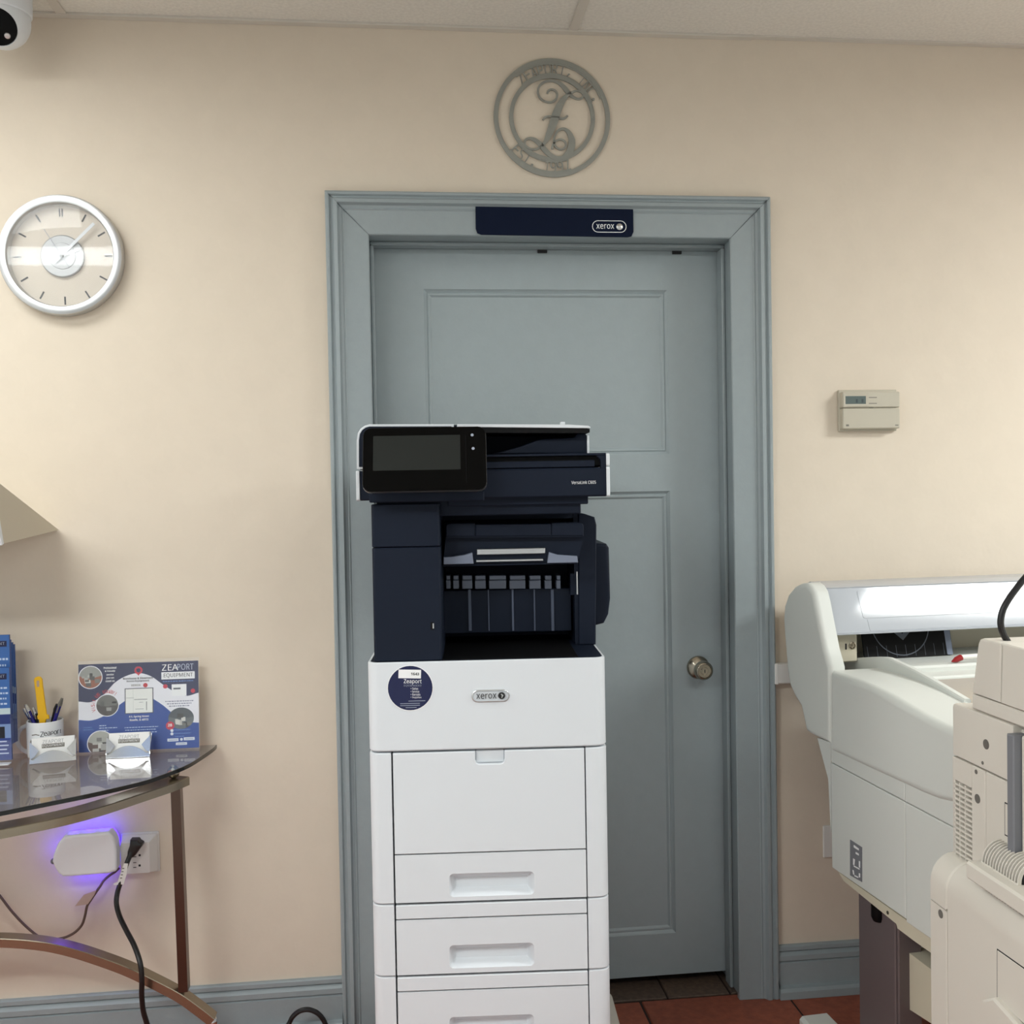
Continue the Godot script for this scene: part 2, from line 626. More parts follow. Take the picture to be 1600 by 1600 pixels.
func ceiling_light(p: Vector3, s: Vector2, where: String, strength: float) -> void:
	var t := thing("ceiling_light", "recessed fluorescent ceiling light above the " + where, "light", Transform3D(Basis.IDENTITY, p), "recessed ceiling lights")
	part("frame", geo().frame(Rect2(-s / 2, s), [Vector2(0, -0.004), Vector2(0.03, -0.004), Vector2(0.03, 0.03), Vector2(0, 0.03)], Transform3D(Basis(Vector3.RIGHT, Vector3.BACK, Vector3.DOWN), Vector3(0, 0.014, 0))), M.grid, t)
	part("housing", geo().box(Vector3(0, 0.03, 0), Vector3(s.x, 0.01, s.y)), M.white, t)
	part("diffuser", geo().box(Vector3(0, 0.012, 0), Vector3(s.x - 0.06, 0.008, s.y - 0.06)), M.lamp, t)
	var a := AreaLight3D.new()
	a.name = "light"
	a.area_size = s - Vector2(0.08, 0.08)
	a.light_color = Color(0.98, 1.0, 1.0)
	a.light_energy = LAMP * strength
	a.shadow_enabled = true
	a.area_range = 14.0
	a.rotation_degrees = Vector3(-90, 0, 0)
	a.position = Vector3(0, 0.004, 0)
	t.add_child(a)

func build_floor() -> void:
	var o := place("floor")
	part("screed", geo().box(Vector3((X0 + X1) / 2, -0.054, Z1 / 2 - 0.1), Vector3(X1 - X0 + 0.3, 0.1, Z1 + 0.5)), M.grout, o)
	var rng := RandomNumberGenerator.new()
	rng.seed = 5
	var s := 0.405
	var box := geo().box(Vector3.ZERO, Vector3(s - 0.006, 0.02, s - 0.006), 0.0025).mesh()
	for i in 18:
		for j in 14:
			var x := -2.61 + s * (i + 0.5)
			var z := -0.02 + s * (j + 0.5)
			if j > 3:
				continue
			if x + s / 2 > X1 + 0.1 or x - s / 2 < X0 - 0.2:
				continue
			var t := part("floor_tile", box, M["tile%d" % rng.randi_range(0, 2)], o)
			t.position = Vector3(x, -0.0105 + rng.randf_range(-0.0006, 0.0006), z)
	part("bounce_floor", geo().box(Vector3((X0 + X1) / 2, -0.008, (1.602 + Z1) / 2), Vector3(X1 - X0, 0.016, Z1 - 1.602), 0.002), M.bounce_floor, o)  # pale unseen floor, added to bounce neutral light onto wall and ceiling
	# floor tiles in the doorway, their shadow put into darker colours
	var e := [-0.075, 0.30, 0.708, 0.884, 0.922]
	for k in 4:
		var b := part("shaded_floor_tile", geo().box(Vector3((e[k] + e[k + 1]) / 2, -0.009, -0.115), Vector3(e[k + 1] - e[k] - 0.005, 0.018, 0.18), 0.002), M["shadow_tile%d" % (k % 2)], o)
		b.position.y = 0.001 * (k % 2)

func build_door() -> void:
	var zf := -0.096
	# casing: three mitred boards with a moulded outer edge
	var o := place("trim_1")
	var prof := [[0.0, 0.0], [0.0, 0.024], [0.004, 0.028], [0.009, 0.028], [0.013, 0.022], [0.016, 0.022], [0.021, 0.029], [0.030, 0.030], [0.035, 0.020], [0.041, 0.017], [0.044, 0.0185], [0.047, 0.016], [0.106, 0.016], [0.1085, 0.0135], [0.1085, 0.0]]
	var xl := -0.164
	var xr := 1.0046
	var yt := 2.158
	var ga := 0.0005
	var ra := PackedVector3Array()
	var rb := PackedVector3Array()
	var ha := PackedVector3Array()
	var hb := PackedVector3Array()
	var ca := PackedVector3Array()
	var cb := PackedVector3Array()
	for q in prof:
		var w: float = q[0]
		var h: float = q[1]
		ra.append(Vector3(xl + w, 0, h)); rb.append(Vector3(xl + w, yt - w - ga, h))
		ca.append(Vector3(xr - w, 0, h)); cb.append(Vector3(xr - w, yt - w - ga, h))
		ha.append(Vector3(xl + w + ga, yt - w, h)); hb.append(Vector3(xr - w - ga, yt - w, h))
	part("casing_board", geo().loft([ra, rb]), M.trim, o, 25)
	part("casing_board", geo().loft([ca, cb]), M.trim, o, 25)
	part("casing_board", geo().loft([ha, hb]), M.trim, o, 25)
	# jambs and stops inside the opening
	for s in [[-0.0654, 1.0], [0.9126, -1.0]]:
		part("jamb", geo().box(Vector3(s[0], 1.03, -0.095), Vector3(0.0194, 2.06, 0.19), 0.0015), M.trim, o)
		part("door_stop", geo().box(Vector3(s[0] + s[1] * 0.0145, 1.02, -0.072), Vector3(0.0106, 2.04, 0.044), 0.003), M.trim, o)
	part("jamb", geo().box(Vector3(0.4236, 2.0597, -0.095), Vector3(0.997, 0.0206, 0.19), 0.0015), M.trim, o)
	part("door_stop", geo().box(Vector3(0.4236, 2.0445, -0.072), Vector3(0.957, 0.010, 0.044), 0.003), M.trim, o)
	# door: stiles and rails round two sunk panels
	o = place("door_1", Transform3D(Basis.IDENTITY, Vector3(0, 0, zf)))
	var dl := -0.05
	var dr := 0.898
	var db := 0.028
	var dt := 2.04
	var a1 := wz(662, 452.5, zf)
	var a2 := wz(1044.8, 452.5, zf)
	var pl := a1.x
	var pr := wz(1046, 720, zf).x
	var y4 := (a1.y + a2.y) / 2
	var y3 := wz(1047, 709.5, zf).y
	var y2 := wz(1048.4, 767, zf).y
	var y1 := wz(1063, 1457, zf).y
	var th := 0.02
	var bits := [["stile", dl, db, pl, dt], ["stile", pr, db, dr, dt], ["rail", pl, db, pr, y1], ["rail", pl, y2, pr, y3], ["rail", pl, y4, pr, dt]]
	for b in bits:
		part(b[0], geo().box(Vector3((b[1] + b[3]) / 2, (b[2] + b[4]) / 2, -th), Vector3(b[3] - b[1], b[4] - b[2], th * 2)), M.door, o)
	for b in [[y1, y2], [y3, y4]]:
		var rc := Rect2(pl, b[0], pr - pl, b[1] - b[0])
		part("panel_moulding", geo().frame(rc, [Vector2(0, -0.02), Vector2(0.0, -0.0005), Vector2(0.003, -0.004), Vector2(0.008, -0.0075), Vector2(0.011, -0.0045), Vector2(0.015, -0.005), Vector2(0.0205, -0.0098), Vector2(0.0205, -0.02)], Transform3D.IDENTITY), M.door, o, 20)
		var c := rc.get_center()
		part("panel", geo().box(Vector3(c.x, c.y, -0.0175), Vector3(rc.size.x - 0.038, rc.size.y - 0.038, 0.016)), M.door, o)
	for u in [847.0, 1057.0]:
		var p := wz(u, 390, zf)
		part("latch_plate", geo().box(Vector3(p.x, 2.036, 0.003), Vector3(0.026, 0.01, 0.006), 0.001), M.ink, o)
	# knob with a key cylinder, a part of the door
	var k := wz(1090.5, 1042.5, zf)
	var kx := Transform3D(Basis(Vector3.RIGHT, Vector3(0, 0, 1), Vector3.DOWN), Vector3(k.x, k.y, 0))
	var kn := part("knob", geo().lathe([Vector2(0, 0), Vector2(0.032, 0), Vector2(0.0325, 0.003), Vector2(0.030, 0.008), Vector2(0.022, 0.013), Vector2(0.014, 0.017), Vector2(0.0125, 0.028), Vector2(0.016, 0.034), Vector2(0.0235, 0.040), Vector2(0.0265, 0.048), Vector2(0.026, 0.056), Vector2(0.0225, 0.062), Vector2(0.0195, 0.0635), Vector2(0.018, 0.0615), Vector2(0, 0.0615)], kx, 32), M.nickel, o, 40)
	part("key_cylinder", geo().lathe([Vector2(0, 0.0605), Vector2(0.0105, 0.0605), Vector2(0.0105, 0.0635), Vector2(0.0095, 0.0645), Vector2(0, 0.0645)], kx, 24), M.nickel, kn)
	part("keyhole", geo().box(Vector3(k.x, k.y, 0.0645), Vector3(0.002, 0.008, 0.0006)), M.ink, kn)

func build_baseboards() -> void:
	var prof := PackedVector2Array([Vector2(0, 0), Vector2(0, 0.137), Vector2(0.009, 0.137), Vector2(0.013, 0.134), Vector2(0.013, 0.124), Vector2(0.007, 0.120), Vector2(0.012, 0.117), Vector2(0.017, 0.111), Vector2(0.017, 0.098), Vector2(0.011, 0.094), Vector2(0.016, 0.091), Vector2(0.016, 0.030), Vector2(0.030, 0.028), Vector2(0.035, 0.020), Vector2(0.035, 0)])
	for e in [["baseboard_left", X0, -0.164], ["baseboard_right", 1.0046, X1]]:
		var o := place(e[0])
		part("board", geo().sweep([Vector3(e[1], 0, 0), Vector3(e[2], 0, 0)], prof, Vector3.UP), M.trim, o, 25)

func _ready() -> void:
	var cam := Camera3D.new()
	cam.name = "camera"
	cam.transform = Transform3D(cam_basis, cam_pos)
	cam.fov = rad_to_deg(2.0 * atan(800.0 / FOCAL))
	cam.near = 0.05
	add_child(cam)
	cam.current = true
	var sky := ProceduralSkyMaterial.new()
	sky.sky_top_color = Color(0.55, 0.70, 0.92)
	sky.sky_horizon_color = Color(0.88, 0.93, 1.0)
	sky.ground_horizon_color = Color(0.62, 0.63, 0.64)
	sky.ground_bottom_color = Color(0.42, 0.42, 0.42)
	sky.sky_energy_multiplier = SKY
	sky.ground_energy_multiplier = SKY
	var env := Environment.new()
	env.background_mode = Environment.BG_SKY
	env.sky = Sky.new()
	env.sky.sky_material = sky
	env.tonemap_mode = Environment.TONE_MAPPER_LINEAR
	env.tonemap_exposure = EXPOSURE
	env.sdfgi_enabled = true
	env.ssao_enabled = true
	env.ssil_enabled = true
	var we := WorldEnvironment.new()
	we.name = "environment"
	we.environment = env
	add_child(we)
	make_materials()
	build_ceiling()
	build_shell()
	build_floor()
	build_door()
	build_baseboards()
	build_printer()
	build_plotter()
	build_copier()
	build_table()
	build_table_items()
	build_wall_items()
	build_power()

const LAMP := 2.6
const SKY := 1.0
const EXPOSURE := 0.91

# ---------------------------------------------------------------- the multifunction printer
var PLAN := Basis(Vector3(1, 0, 0), Vector3(0, 0, -1), Vector3(0, 1, 0))     # a plan outline (x, -z) drawn upwards
var SIDE := Basis(Vector3(0, 0, 1), Vector3(0, 1, 0), Vector3(-1, 0, 0))     # a side outline (z, y) drawn towards -x

func outline(fr: Transform3D, pix: Array, z: float) -> PackedVector2Array:     # pixels to a front outline at local depth z
	var r := PackedVector2Array()
	for p in pix:
		var q := lax(fr, p[0], p[1], 2, z)
		r.append(Vector2(q.x, q.y))
	return r

func prect(fr: Transform3D, u0: float, v0: float, u1: float, v1: float, z: float) -> Rect2:   # an upright rectangle of pixels
	var m := lax(fr, (u0 + u1) / 2, (v0 + v1) / 2, 2, z)
	var a := lax(fr, u0, (v0 + v1) / 2, 2, z)
	var b := lax(fr, u1, (v0 + v1) / 2, 2, z)
	var c := lax(fr, (u0 + u1) / 2, v0, 2, z)
	var d := lax(fr, (u0 + u1) / 2, v1, 2, z)
	return Rect2(m.x - (b.x - a.x) / 2, m.y - (c.y - d.y) / 2, b.x - a.x, c.y - d.y)

func slab(rc: Rect2, z0: float, z1: float, b := 0.0015) -> Geo:
	return geo().box(Vector3(rc.get_center().x, rc.get_center().y, (z0 + z1) / 2), Vector3(rc.size.x, rc.size.y, z1 - z0), b)

func bowl(c2: Vector2, sz: Vector2, rad: float, depth: float) -> Geo:      # an open dish behind a hole
	var g := geo()
	var rings := []
	for q in [[0.0, 0.0], [0.0035, 0.35], [0.008, 0.75], [0.014, 1.0]]:
		var p := rrect(c2 - Vector2(0, q[0] * 0.15), sz - Vector2.ONE * q[0] * 2.0, maxf(rad - q[0], 0.003))
		var ring := PackedVector3Array()
		for a in p:
			ring.append(Vector3(a.x, a.y, -0.001 - depth * q[1]))
		rings.append(ring)
	var n: int = rings[0].size()
	for k in 3:
		for i in n:
			var j := (i + 1) % n
			g.quad(rings[k][j], rings[k][i], rings[k + 1][i], rings[k + 1][j])
	var c := Vector3.ZERO
	for v in rings[3]:
		c += v / n
	for i in n:
		g.tri(c, rings[3][i], rings[3][(i + 1) % n])
	return g

func build_printer() -> void:
	var I := Transform3D.IDENTITY
	var fr := Transform3D(Basis(Vector3.UP, deg_to_rad(-4.2)), Vector3(0.177, 0, 0.6))
	var t := thing("multifunction_printer", "tall white and navy multifunction printer with touchscreen standing before the grey door", "printer", fr)
	var W: Material = M.white
	var N: Material = M.navy
	var D: Material = M.navy
	var K: Material = M.black
	var up := Transform3D(PLAN, Vector3.ZERO)
	# plinth and casters
	part("plinth", geo().prism(rrect(Vector2(0.015, 0.25), Vector2(0.59, 0.54), 0.03), up, 0.055, 0.1, 0.006, 0.0, 2), M.copier, t)
	for c in [[-0.22, 0.02], [0.25, 0.02], [-0.22, -0.46], [0.25, -0.46]]:
		part("caster", geo().lathe([Vector2(0, -0.012), Vector2(0.026, -0.012), Vector2(0.028, -0.008), Vector2(0.028, 0.008), Vector2(0.026, 0.012), Vector2(0, 0.012)], Transform3D(Basis(Vector3.UP, Vector3.RIGHT, Vector3.FORWARD), Vector3(c[0], 0.0285, c[1])), 20), K, t)
	part("core", geo().prism(rrect(Vector2(0, 0.305), Vector2(0.474, 0.50), 0.02), up, 0.1, 0.868), M.gap, t)
	# stacked paper feeders: pillars at the sides, drawers between
	var lev := [[0.102, 0.2525], [0.2545, 0.4015], [0.4035, 0.5505], [0.5525, 0.8625]]
	for s in [-1.0, 1.0]:
		for l in lev:
			var p := PackedVector2Array([Vector2(s * 0.1985, -0.0), Vector2(s * 0.1985, 0.56), Vector2(s * 0.2435, 0.56)])
			for i in 7:
				var a := PI / 2 * i / 6
				p.append(Vector2(s * (0.2215 + 0.022 * cos(a)), 0.022 - 0.022 * sin(a)))
			part("side_pillar", geo().prism(p, up, l[0], l[1], 0.0025, 0.0025, 2), W, t)
	for e in [[0.104, 0.2505], [0.3715, 0.400], [0.5205, 0.549]]:
		part("filler_panel", geo().box(Vector3(0.0005, (e[0] + e[1]) / 2, -0.015), Vector3(0.391, e[1] - e[0], 0.03), 0.0012), W, t)
	for e in [[0.2565, 0.3690, 1605.0], [0.4055, 0.518, 1493.0], [0.5545, 0.6520, 1381.5]]:
		var c := lax(fr, 768.5, e[2], 2, 0.0)
		var hole := rrect(Vector2(c.x, c.y), Vector2(0.174, 0.048), 0.009)
		var d := part("drawer", geo().plate_hole(Rect2(-0.195, e[0], 0.391, e[1] - e[0]), hole, I, -0.004, 0.0), W, t)
		part("drawer_body", slab(Rect2(-0.195, e[0], 0.391, e[1] - e[0]).grow(-0.001), -0.05, -0.0235), W, d)
		part("handle_recess", bowl(Vector2(c.x, c.y), Vector2(0.174, 0.048), 0.009, 0.021), W, d, 45)
	# bypass door with its notch
	var nx := lax(fr, 765.5, 1180, 2, 0.0).x
	var y0 := 0.6545
	var y1 := 0.8615
	var pts := PackedVector2Array([Vector2(-0.195, y0), Vector2(0.196, y0), Vector2(0.196, y1)])
	for q in [[0.030, y1], [0.030, y1 - 0.019], [0.0275, y1 - 0.0245], [0.022, y1 - 0.027], [-0.022, y1 - 0.027], [-0.0275, y1 - 0.0245], [-0.030, y1 - 0.019], [-0.030, y1]]:
		pts.append(Vector2(nx + q[0], q[1]))
	pts.append(Vector2(-0.195, y1))
	var bd := part("bypass_door", geo().prism(pts, I, -0.03, 0.0, 0.0012), W, t)
	part("finger_notch", geo().box(Vector3(nx, y1 - 0.0135, -0.02), Vector3(0.06, 0.026, 0.02), 0.002), W, bd)
	# white front section with the badge and the sticker
	part("front_cover", geo().prism(rrect(Vector2(0, 0.28), Vector2(0.487, 0.56), 0.024, 7), up, 0.8655, 1.0475, 0.003, 0.003, 2), W, t)
	part("deck", geo().prism(rrect(Vector2(0, 0.28), Vector2(0.477, 0.55), 0.02, 7), up, 1.04, 1.0482, 0.001), D, t)
	part("output_bin", geo().box(Vector3(0.048, 1.0486, -0.16), Vector3(0.28, 0.002, 0.30), 0.0008), K, t)
	# left column
	var sx := [-0.2295, -0.0905]
	var yc := lax(fr, 633, 855, 2, -0.008).y
	for e in [[1.0482, yc - 0.0008], [yc + 0.0008, 1.3685]]:
		part("column_cover", geo().prism(rrect(Vector2((sx[0] + sx[1]) / 2, 0.254), Vector2(sx[1] - sx[0], 0.492), 0.007), up, e[0], e[1], 0.0015, 0.0015), N, t)
	var us := prect(fr, 673, 972, 678, 984, -0.008)
	part("usb_port", slab(us, -0.012, -0.0072, 0.0005), K, t)
	part("usb_tongue", slab(prect(fr, 676, 974, 678, 982, -0.007), -0.01, -0.0068, 0.0), M.silver, t)
	# the finisher in the opening
	part("back_plate", geo().box(Vector3(0.06, 1.2, -0.42), Vector3(0.34, 0.33, 0.16)), N, t)
	part("ceiling_plate", geo().box(Vector3(0.04, 1.355, -0.2), Vector3(0.28, 0.02, 0.3)), N, t)
	var rc := PackedVector2Array()
	for p in [[904, 803], [914, 803], [929, 808], [932, 820], [931, 1009], [904, 1009]]:
		var q := lax(fr, p[0], p[1], 2, -0.165)
		rc.append(Vector2(q.x, maxf(q.y, 1.0485)))
	part("right_column", geo().prism(rc, I, -0.5, -0.165, 0.002), N, t)
	part("shelf_edge", slab(prect(fr, 690, 803, 896, 812, -0.17), -0.3, -0.17), D, t)
	part("side_unit", geo().prism(outline(fr, [[926, 848], [948, 850], [952, 856], [954, 935], [951, 960], [944, 974], [926, 979]], -0.25), I, -0.5, -0.25, 0.008, 0.0, 3), N, t)
	var zl := -0.07
	var lip := [[[697, 838], [697, 822], [699, 819], [703, 818], [742, 817.5], [742, 838]], [[743.2, 838], [743.2, 819.5], [860.8, 818.5], [860.8, 837]], [[862, 837], [862, 817], [905, 816.5], [910, 818], [912, 822], [912, 837]]]
	for l in lip:
		part("tray_lip", geo().prism(outline(fr, l, zl), I, -0.10, zl, 0.0012), M.navy, t)
	part("tray_rail", geo().prism(outline(fr, [[698, 840], [698, 820.5], [911, 819.5], [911, 839]], zl - 0.003), I, -0.16, zl - 0.003), D, t)
	part("tray_underside", geo().prism(outline(fr, [[692, 882], [697, 838], [912, 837.5], [903, 880]], -0.09), I, -0.26, -0.09), N, t)
	for l in [[[693, 882], [693, 871], [708, 870], [726, 867], [738, 863.5], [740, 881]], [[855, 880], [858, 863], [872, 867], [902, 869], [903, 879]]]:
		part("paper_guide", geo().prism(outline(fr, l, -0.075), I, -0.09, -0.075, 0.001), M.grey_part, t)
	part("roller_bar", slab(prect(fr, 745, 857, 852, 866, -0.08), -0.09, -0.08, 0.001), M.silver, t)
	part("roller_bar", slab(prect(fr, 744, 874, 849, 877.5, -0.08), -0.09, -0.08, 0.0008), M.silver, t)
	part("metal_edge", slab(prect(fr, 692, 881, 903, 883, -0.085), -0.2, -0.085, 0.0003), M.navy, t)
	for e in [[697, 704], [708, 717], [722, 738], [742, 759], [764, 791], [796, 821], [827, 845], [851, 862], [869, 876]]:
		var c := part("clip", slab(prect(fr, e[0], 906.5, e[1], 920, -0.2), -0.24, -0.2, 0.001), M.grey_part, t)
		part("clip_tab", slab(prect(fr, e[0] + 0.5, 899, e[1] - 0.5, 905.5, -0.2), -0.24, -0.196, 0.001), M.grey_part, c)
	part("finisher_panel", slab(prect(fr, 688, 921, 893, 988, -0.2), -0.26, -0.2), N, t)
	for e in [[731.5, 736.5], [762.5, 764.5], [799.5, 803], [834, 836.5], [861, 866]]:
		part("panel_rib", slab(prect(fr, e[0], 921, e[1], 986, -0.196), -0.21, -0.196, 0.0008), M.rib, t)
	part("inner_wall", geo().box(Vector3(0.203, 1.2, -0.32), Vector3(0.01, 0.3, 0.3)), N, t)
	part("bracket", slab(prect(fr, 891, 896, 902, 930, -0.172), -0.19, -0.172, 0.001), N, t)
	part("bracket_edge", slab(prect(fr, 900.5, 893, 903, 929, -0.17), -0.18, -0.169, 0.0004), M.silver, t)
	# scanner
	part("neck", geo().box(Vector3(-0.01, 1.36, -0.25), Vector3(0.42, 0.036, 0.44), 0.002), N, t)
	part("scanner_skirt", slab(prect(fr, 700, 775, 919.5, 789.5, -0.02), -0.4, -0.02, 0.002), D, t)
	part("scanner_skirt", slab(prect(fr, 577, 769, 757, 784, 0.01), -0.2, 0.01, 0.002), N, t)
	part("scanner_body", geo().box(Vector3(0, 1.4065, -0.25), Vector3(0.503, 0.059, 0.5), 0.003), N, t)
	for s in [-1.0, 1.0]:
		part("side_cap", geo().prism(rrect(Vector2(-0.25, 1.407), Vector2(0.506, 0.061), 0.005), Transform3D(SIDE, Vector3(s * 0.2535, 0, 0)), -0.0035, 0.0035, 0.001, 0.001), W, t)
	var body := lax(fr, 912, 754, 2, 0.0)
	lettering("VersaLink C605", Vector3(body.x, body.y + 0.0005, 0.0002), 0.050, 0.0068, M.print_white, t, Basis.IDENTITY, 0.0004)
	# platen cover: a dark slot along its front with a grip bar in it
	part("platen_cover", geo().box(Vector3(0, 1.4505, -0.26), Vector3(0.503, 0.0225, 0.49), 0.002), K, t)
	part("cover_strip", slab(prect(fr, 760, 709, 947, 712.5, 0.0), -0.02, 0.0, 0.0006), N, t)
	part("cover_end", geo().prism(outline(fr, [[939, 732], [939, 722], [937.5, 717], [933, 713], [933, 711.5], [947, 711], [947, 732]], 0.0), I, -0.02, 0.0, 0.0006), N, t)
	part("grip_bar", slab(prect(fr, 756, 720.5, 929.5, 730.5, -0.002), -0.03, -0.002, 0.001), N, t)
	part("side_cap", geo().prism(rrect(Vector2(-0.25, 1.4515), Vector2(0.506, 0.0255), 0.004), Transform3D(SIDE, Vector3(0.2535, 0, 0)), -0.0035, 0.0035, 0.001, 0.001), W, t)
	# document feeder
	var adf := [[557.5, 733], [557.5, 688], [559, 677], [563.5, 669.5], [570, 665], [577, 663], [709, 662.8], [709, 733]]
	part("feeder_cover", geo().prism(outline(fr, adf, 0.0), I, -0.45, 0.0, 0.001), W, t)
	part("feeder_face", geo().prism(Geo.inset(ccw(outline(fr, adf, 0.0)), 0.0045), I, -0.01, 0.002), D, t)
	part("feeder_hinge", slab(prect(fr, 706, 664, 716, 735, -0.004), -0.42, -0.004), D, t)
	part("feeder_lid", geo().prism(outline(fr, [[714, 667], [714, 662.8], [890, 663.5], [919, 665.2], [922.5, 667], [922.5, 668.8], [919, 669]], 0.0), I, -0.42, 0.0, 0.0008), W, t)
	part("lid_underside", geo().prism(outline(fr, [[716, 676], [716, 667.4], [917, 669.4], [921.5, 670.4], [921.5, 675.5], [919, 676.5]], -0.001), I, -0.4, -0.001), K, t)
	part("feeder_back", slab(prect(fr, 714, 676, 915, 709, -0.16), -0.4, -0.16), N, t)
	part("feeder_exit", geo().prism(outline(fr, [[770, 709], [790, 704], [815, 697], [833, 690], [846, 685.5], [897, 683.5], [902, 677], [914.5, 677], [918, 682], [918, 709]], -0.03), I, -0.3, -0.03, 0.004, 0.0, 2), N, t)
	part("feeder_edge", slab(prect(fr, 917, 680, 920.5, 709, -0.03), -0.35, -0.028, 0.0012), W, t)
	part("paper_stop", slab(prect(fr, 876, 659, 883, 663.5, -0.1), -0.12, -0.1, 0.001), W, t)
	# tilted touch panel
	var pc := lax(fr, 663.5, 716.5, 2, 0.05)
	var px := Transform3D(Basis(Vector3.RIGHT, deg_to_rad(-18)), pc)
	part("panel_back", geo().prism(rrect(Vector2(0, 0), Vector2(0.244, 0.1335), 0.0165), px, -0.018, -0.002, 0.001, 0.006), M.panel_rim, t)
	var pf := part("control_panel", geo().prism(rrect(Vector2(0, 0), Vector2(0.243, 0.1325), 0.016), px, -0.0025, 0.0, 0.0008), M.gloss_black, t)
	part("display", geo().prism(rrect(Vector2(-0.0155, 0.0125), Vector2(0.172, 0.0725), 0.001), px, -0.001, 0.0003), M.screen, pf)
	for e in [0.048, 0.0195]:
		part("button_mark", geo().lathe([Vector2(0, 0), Vector2(0.003, 0), Vector2(0.003, 0.0005), Vector2(0, 0.0005)], px * Transform3D(Basis(Vector3.RIGHT, Vector3.BACK, Vector3.DOWN), Vector3(0.0955 + (0.0005 if e < 0.03 else -0.001), e, 0)), 16), M.print_grey, pf)
	part("panel_seam", geo().prism(rrect(Vector2(0.0815, -0.002), Vector2(0.0008, 0.1), 0.0003), px, -0.001, 0.0002), M.black, pf)
	# badge
	var b := lax(fr, 766.5, 1087, 2, 0.0)
	var bp := part("badge", geo().prism(rrect(Vector2(b.x, b.y), Vector2(0.0775, 0.0255), 0.01274, 8), I, -0.001, 0.003, 0.002, 0.0, 3), M.silver, t)
	lettering("xerox", Vector3(b.x - 0.0085, b.y - 0.0003, 0.003), 0.041, 0.0105, M.ink, bp, Basis.IDENTITY, 0.0005)
	part("badge_globe", geo().lathe([Vector2(0, 0.0), Vector2(0.0072, 0.0), Vector2(0.006, 0.0022), Vector2(0, 0.003)], Transform3D(Basis(Vector3.RIGHT, Vector3.BACK, Vector3.DOWN), Vector3(b.x + 0.0225, b.y, 0.0028)), 24), M.ink, bp)
	part("globe_ribbon", geo().strokes([Vector2(b.x + 0.0215, b.y + 0.004), Vector2(b.x + 0.0245, b.y + 0.001), Vector2(b.x + 0.0225, b.y - 0.004)], [0.002, 0.0035, 0.001], I, 0.0045, 0.0064), M.silver, bp)
	# round sticker
	var s := lax(fr, 641, 1075, 2, 0.0)
	var s2 := Vector2(s.x, s.y)
	var st := part("sticker", geo().prism(circle(s2, 0.0468, 40), I, -0.0005, 0.0004), M.print_white, t)
	part("sticker_field", geo().prism(circle(s2, 0.0452, 40), I, 0.0, 0.0007), M.print_navy, st)
	var tb := Basis(Vector3(0, 0, 1), deg_to_rad(-2.0))
	part("number_label", geo().prism(PackedVector2Array([s2 + Vector2(-0.0228, 0.0385), s2 + Vector2(0.0228, 0.0367), s2 + Vector2(0.022, 0.019), s2 + Vector2(-0.0236, 0.0208)]), I, 0.0005, 0.001), M.print_white, st)
	lettering("1643", s + Vector3(0.0103, 0.0285, 0.001), 0.0165, 0.0055, M.ink, st, tb, 0.0003, "Droid Sans", true)
	lettering("Zeaport", s + Vector3(0.0052, 0.0125, 0.0007), 0.036, 0.0108, M.print_white, st, tb, 0.0003)
	lettering("EQUIPMENT", s + Vector3(0.005, 0.0045, 0.0007), 0.036, 0.0046, M.print_grey, st, tb, 0.0003, "Droid Serif")
	var rows := ["• Sales", "• Service", "• Rentals", "• Supplies"]
	for k in 4:
		lettering(rows[k], s + Vector3(0.0085 + 0.001 * k, -0.0012 - 0.0061 * k, 0.0007), 0.015 + 0.0022 * k, 0.0046, M.print_white, st, tb, 0.0003)
	for e in [[0.013, -0.0265, 0.034], [-0.001, -0.0315, 0.04], [-0.001, -0.0355, 0.04], [0.001, -0.0398, 0.022]]:
		part("fine_print", geo().box(s + Vector3(e[0], e[1], 0.0007), Vector3(e[2], 0.0013, 0.0004)), M.print_grey, st)

func ccw(p: PackedVector2Array) -> PackedVector2Array:
	if Geo.area(p) < 0.0:
		p.reverse()
	return p

# ---------------------------------------------------------------- the plotter
func side(fr: Transform3D, pix: Array, x: float) -> PackedVector2Array:      # pixels to a side outline (z, y) on the plane x of a frame
	var r := PackedVector2Array()
	for p in pix:
		var q := lax(fr, p[0], p[1], 0, x)
		r.append(Vector2(q.z, q.y))
	return r

func flank(poly: PackedVector2Array, xa: float, xb: float, bev := 0.0, steps := 1) -> Geo:     # a side outline from x = xa (seen side) to xb
	return geo().prism(poly, Transform3D(SIDE, Vector3.ZERO), -xb, -xa, bev, 0.0, steps)

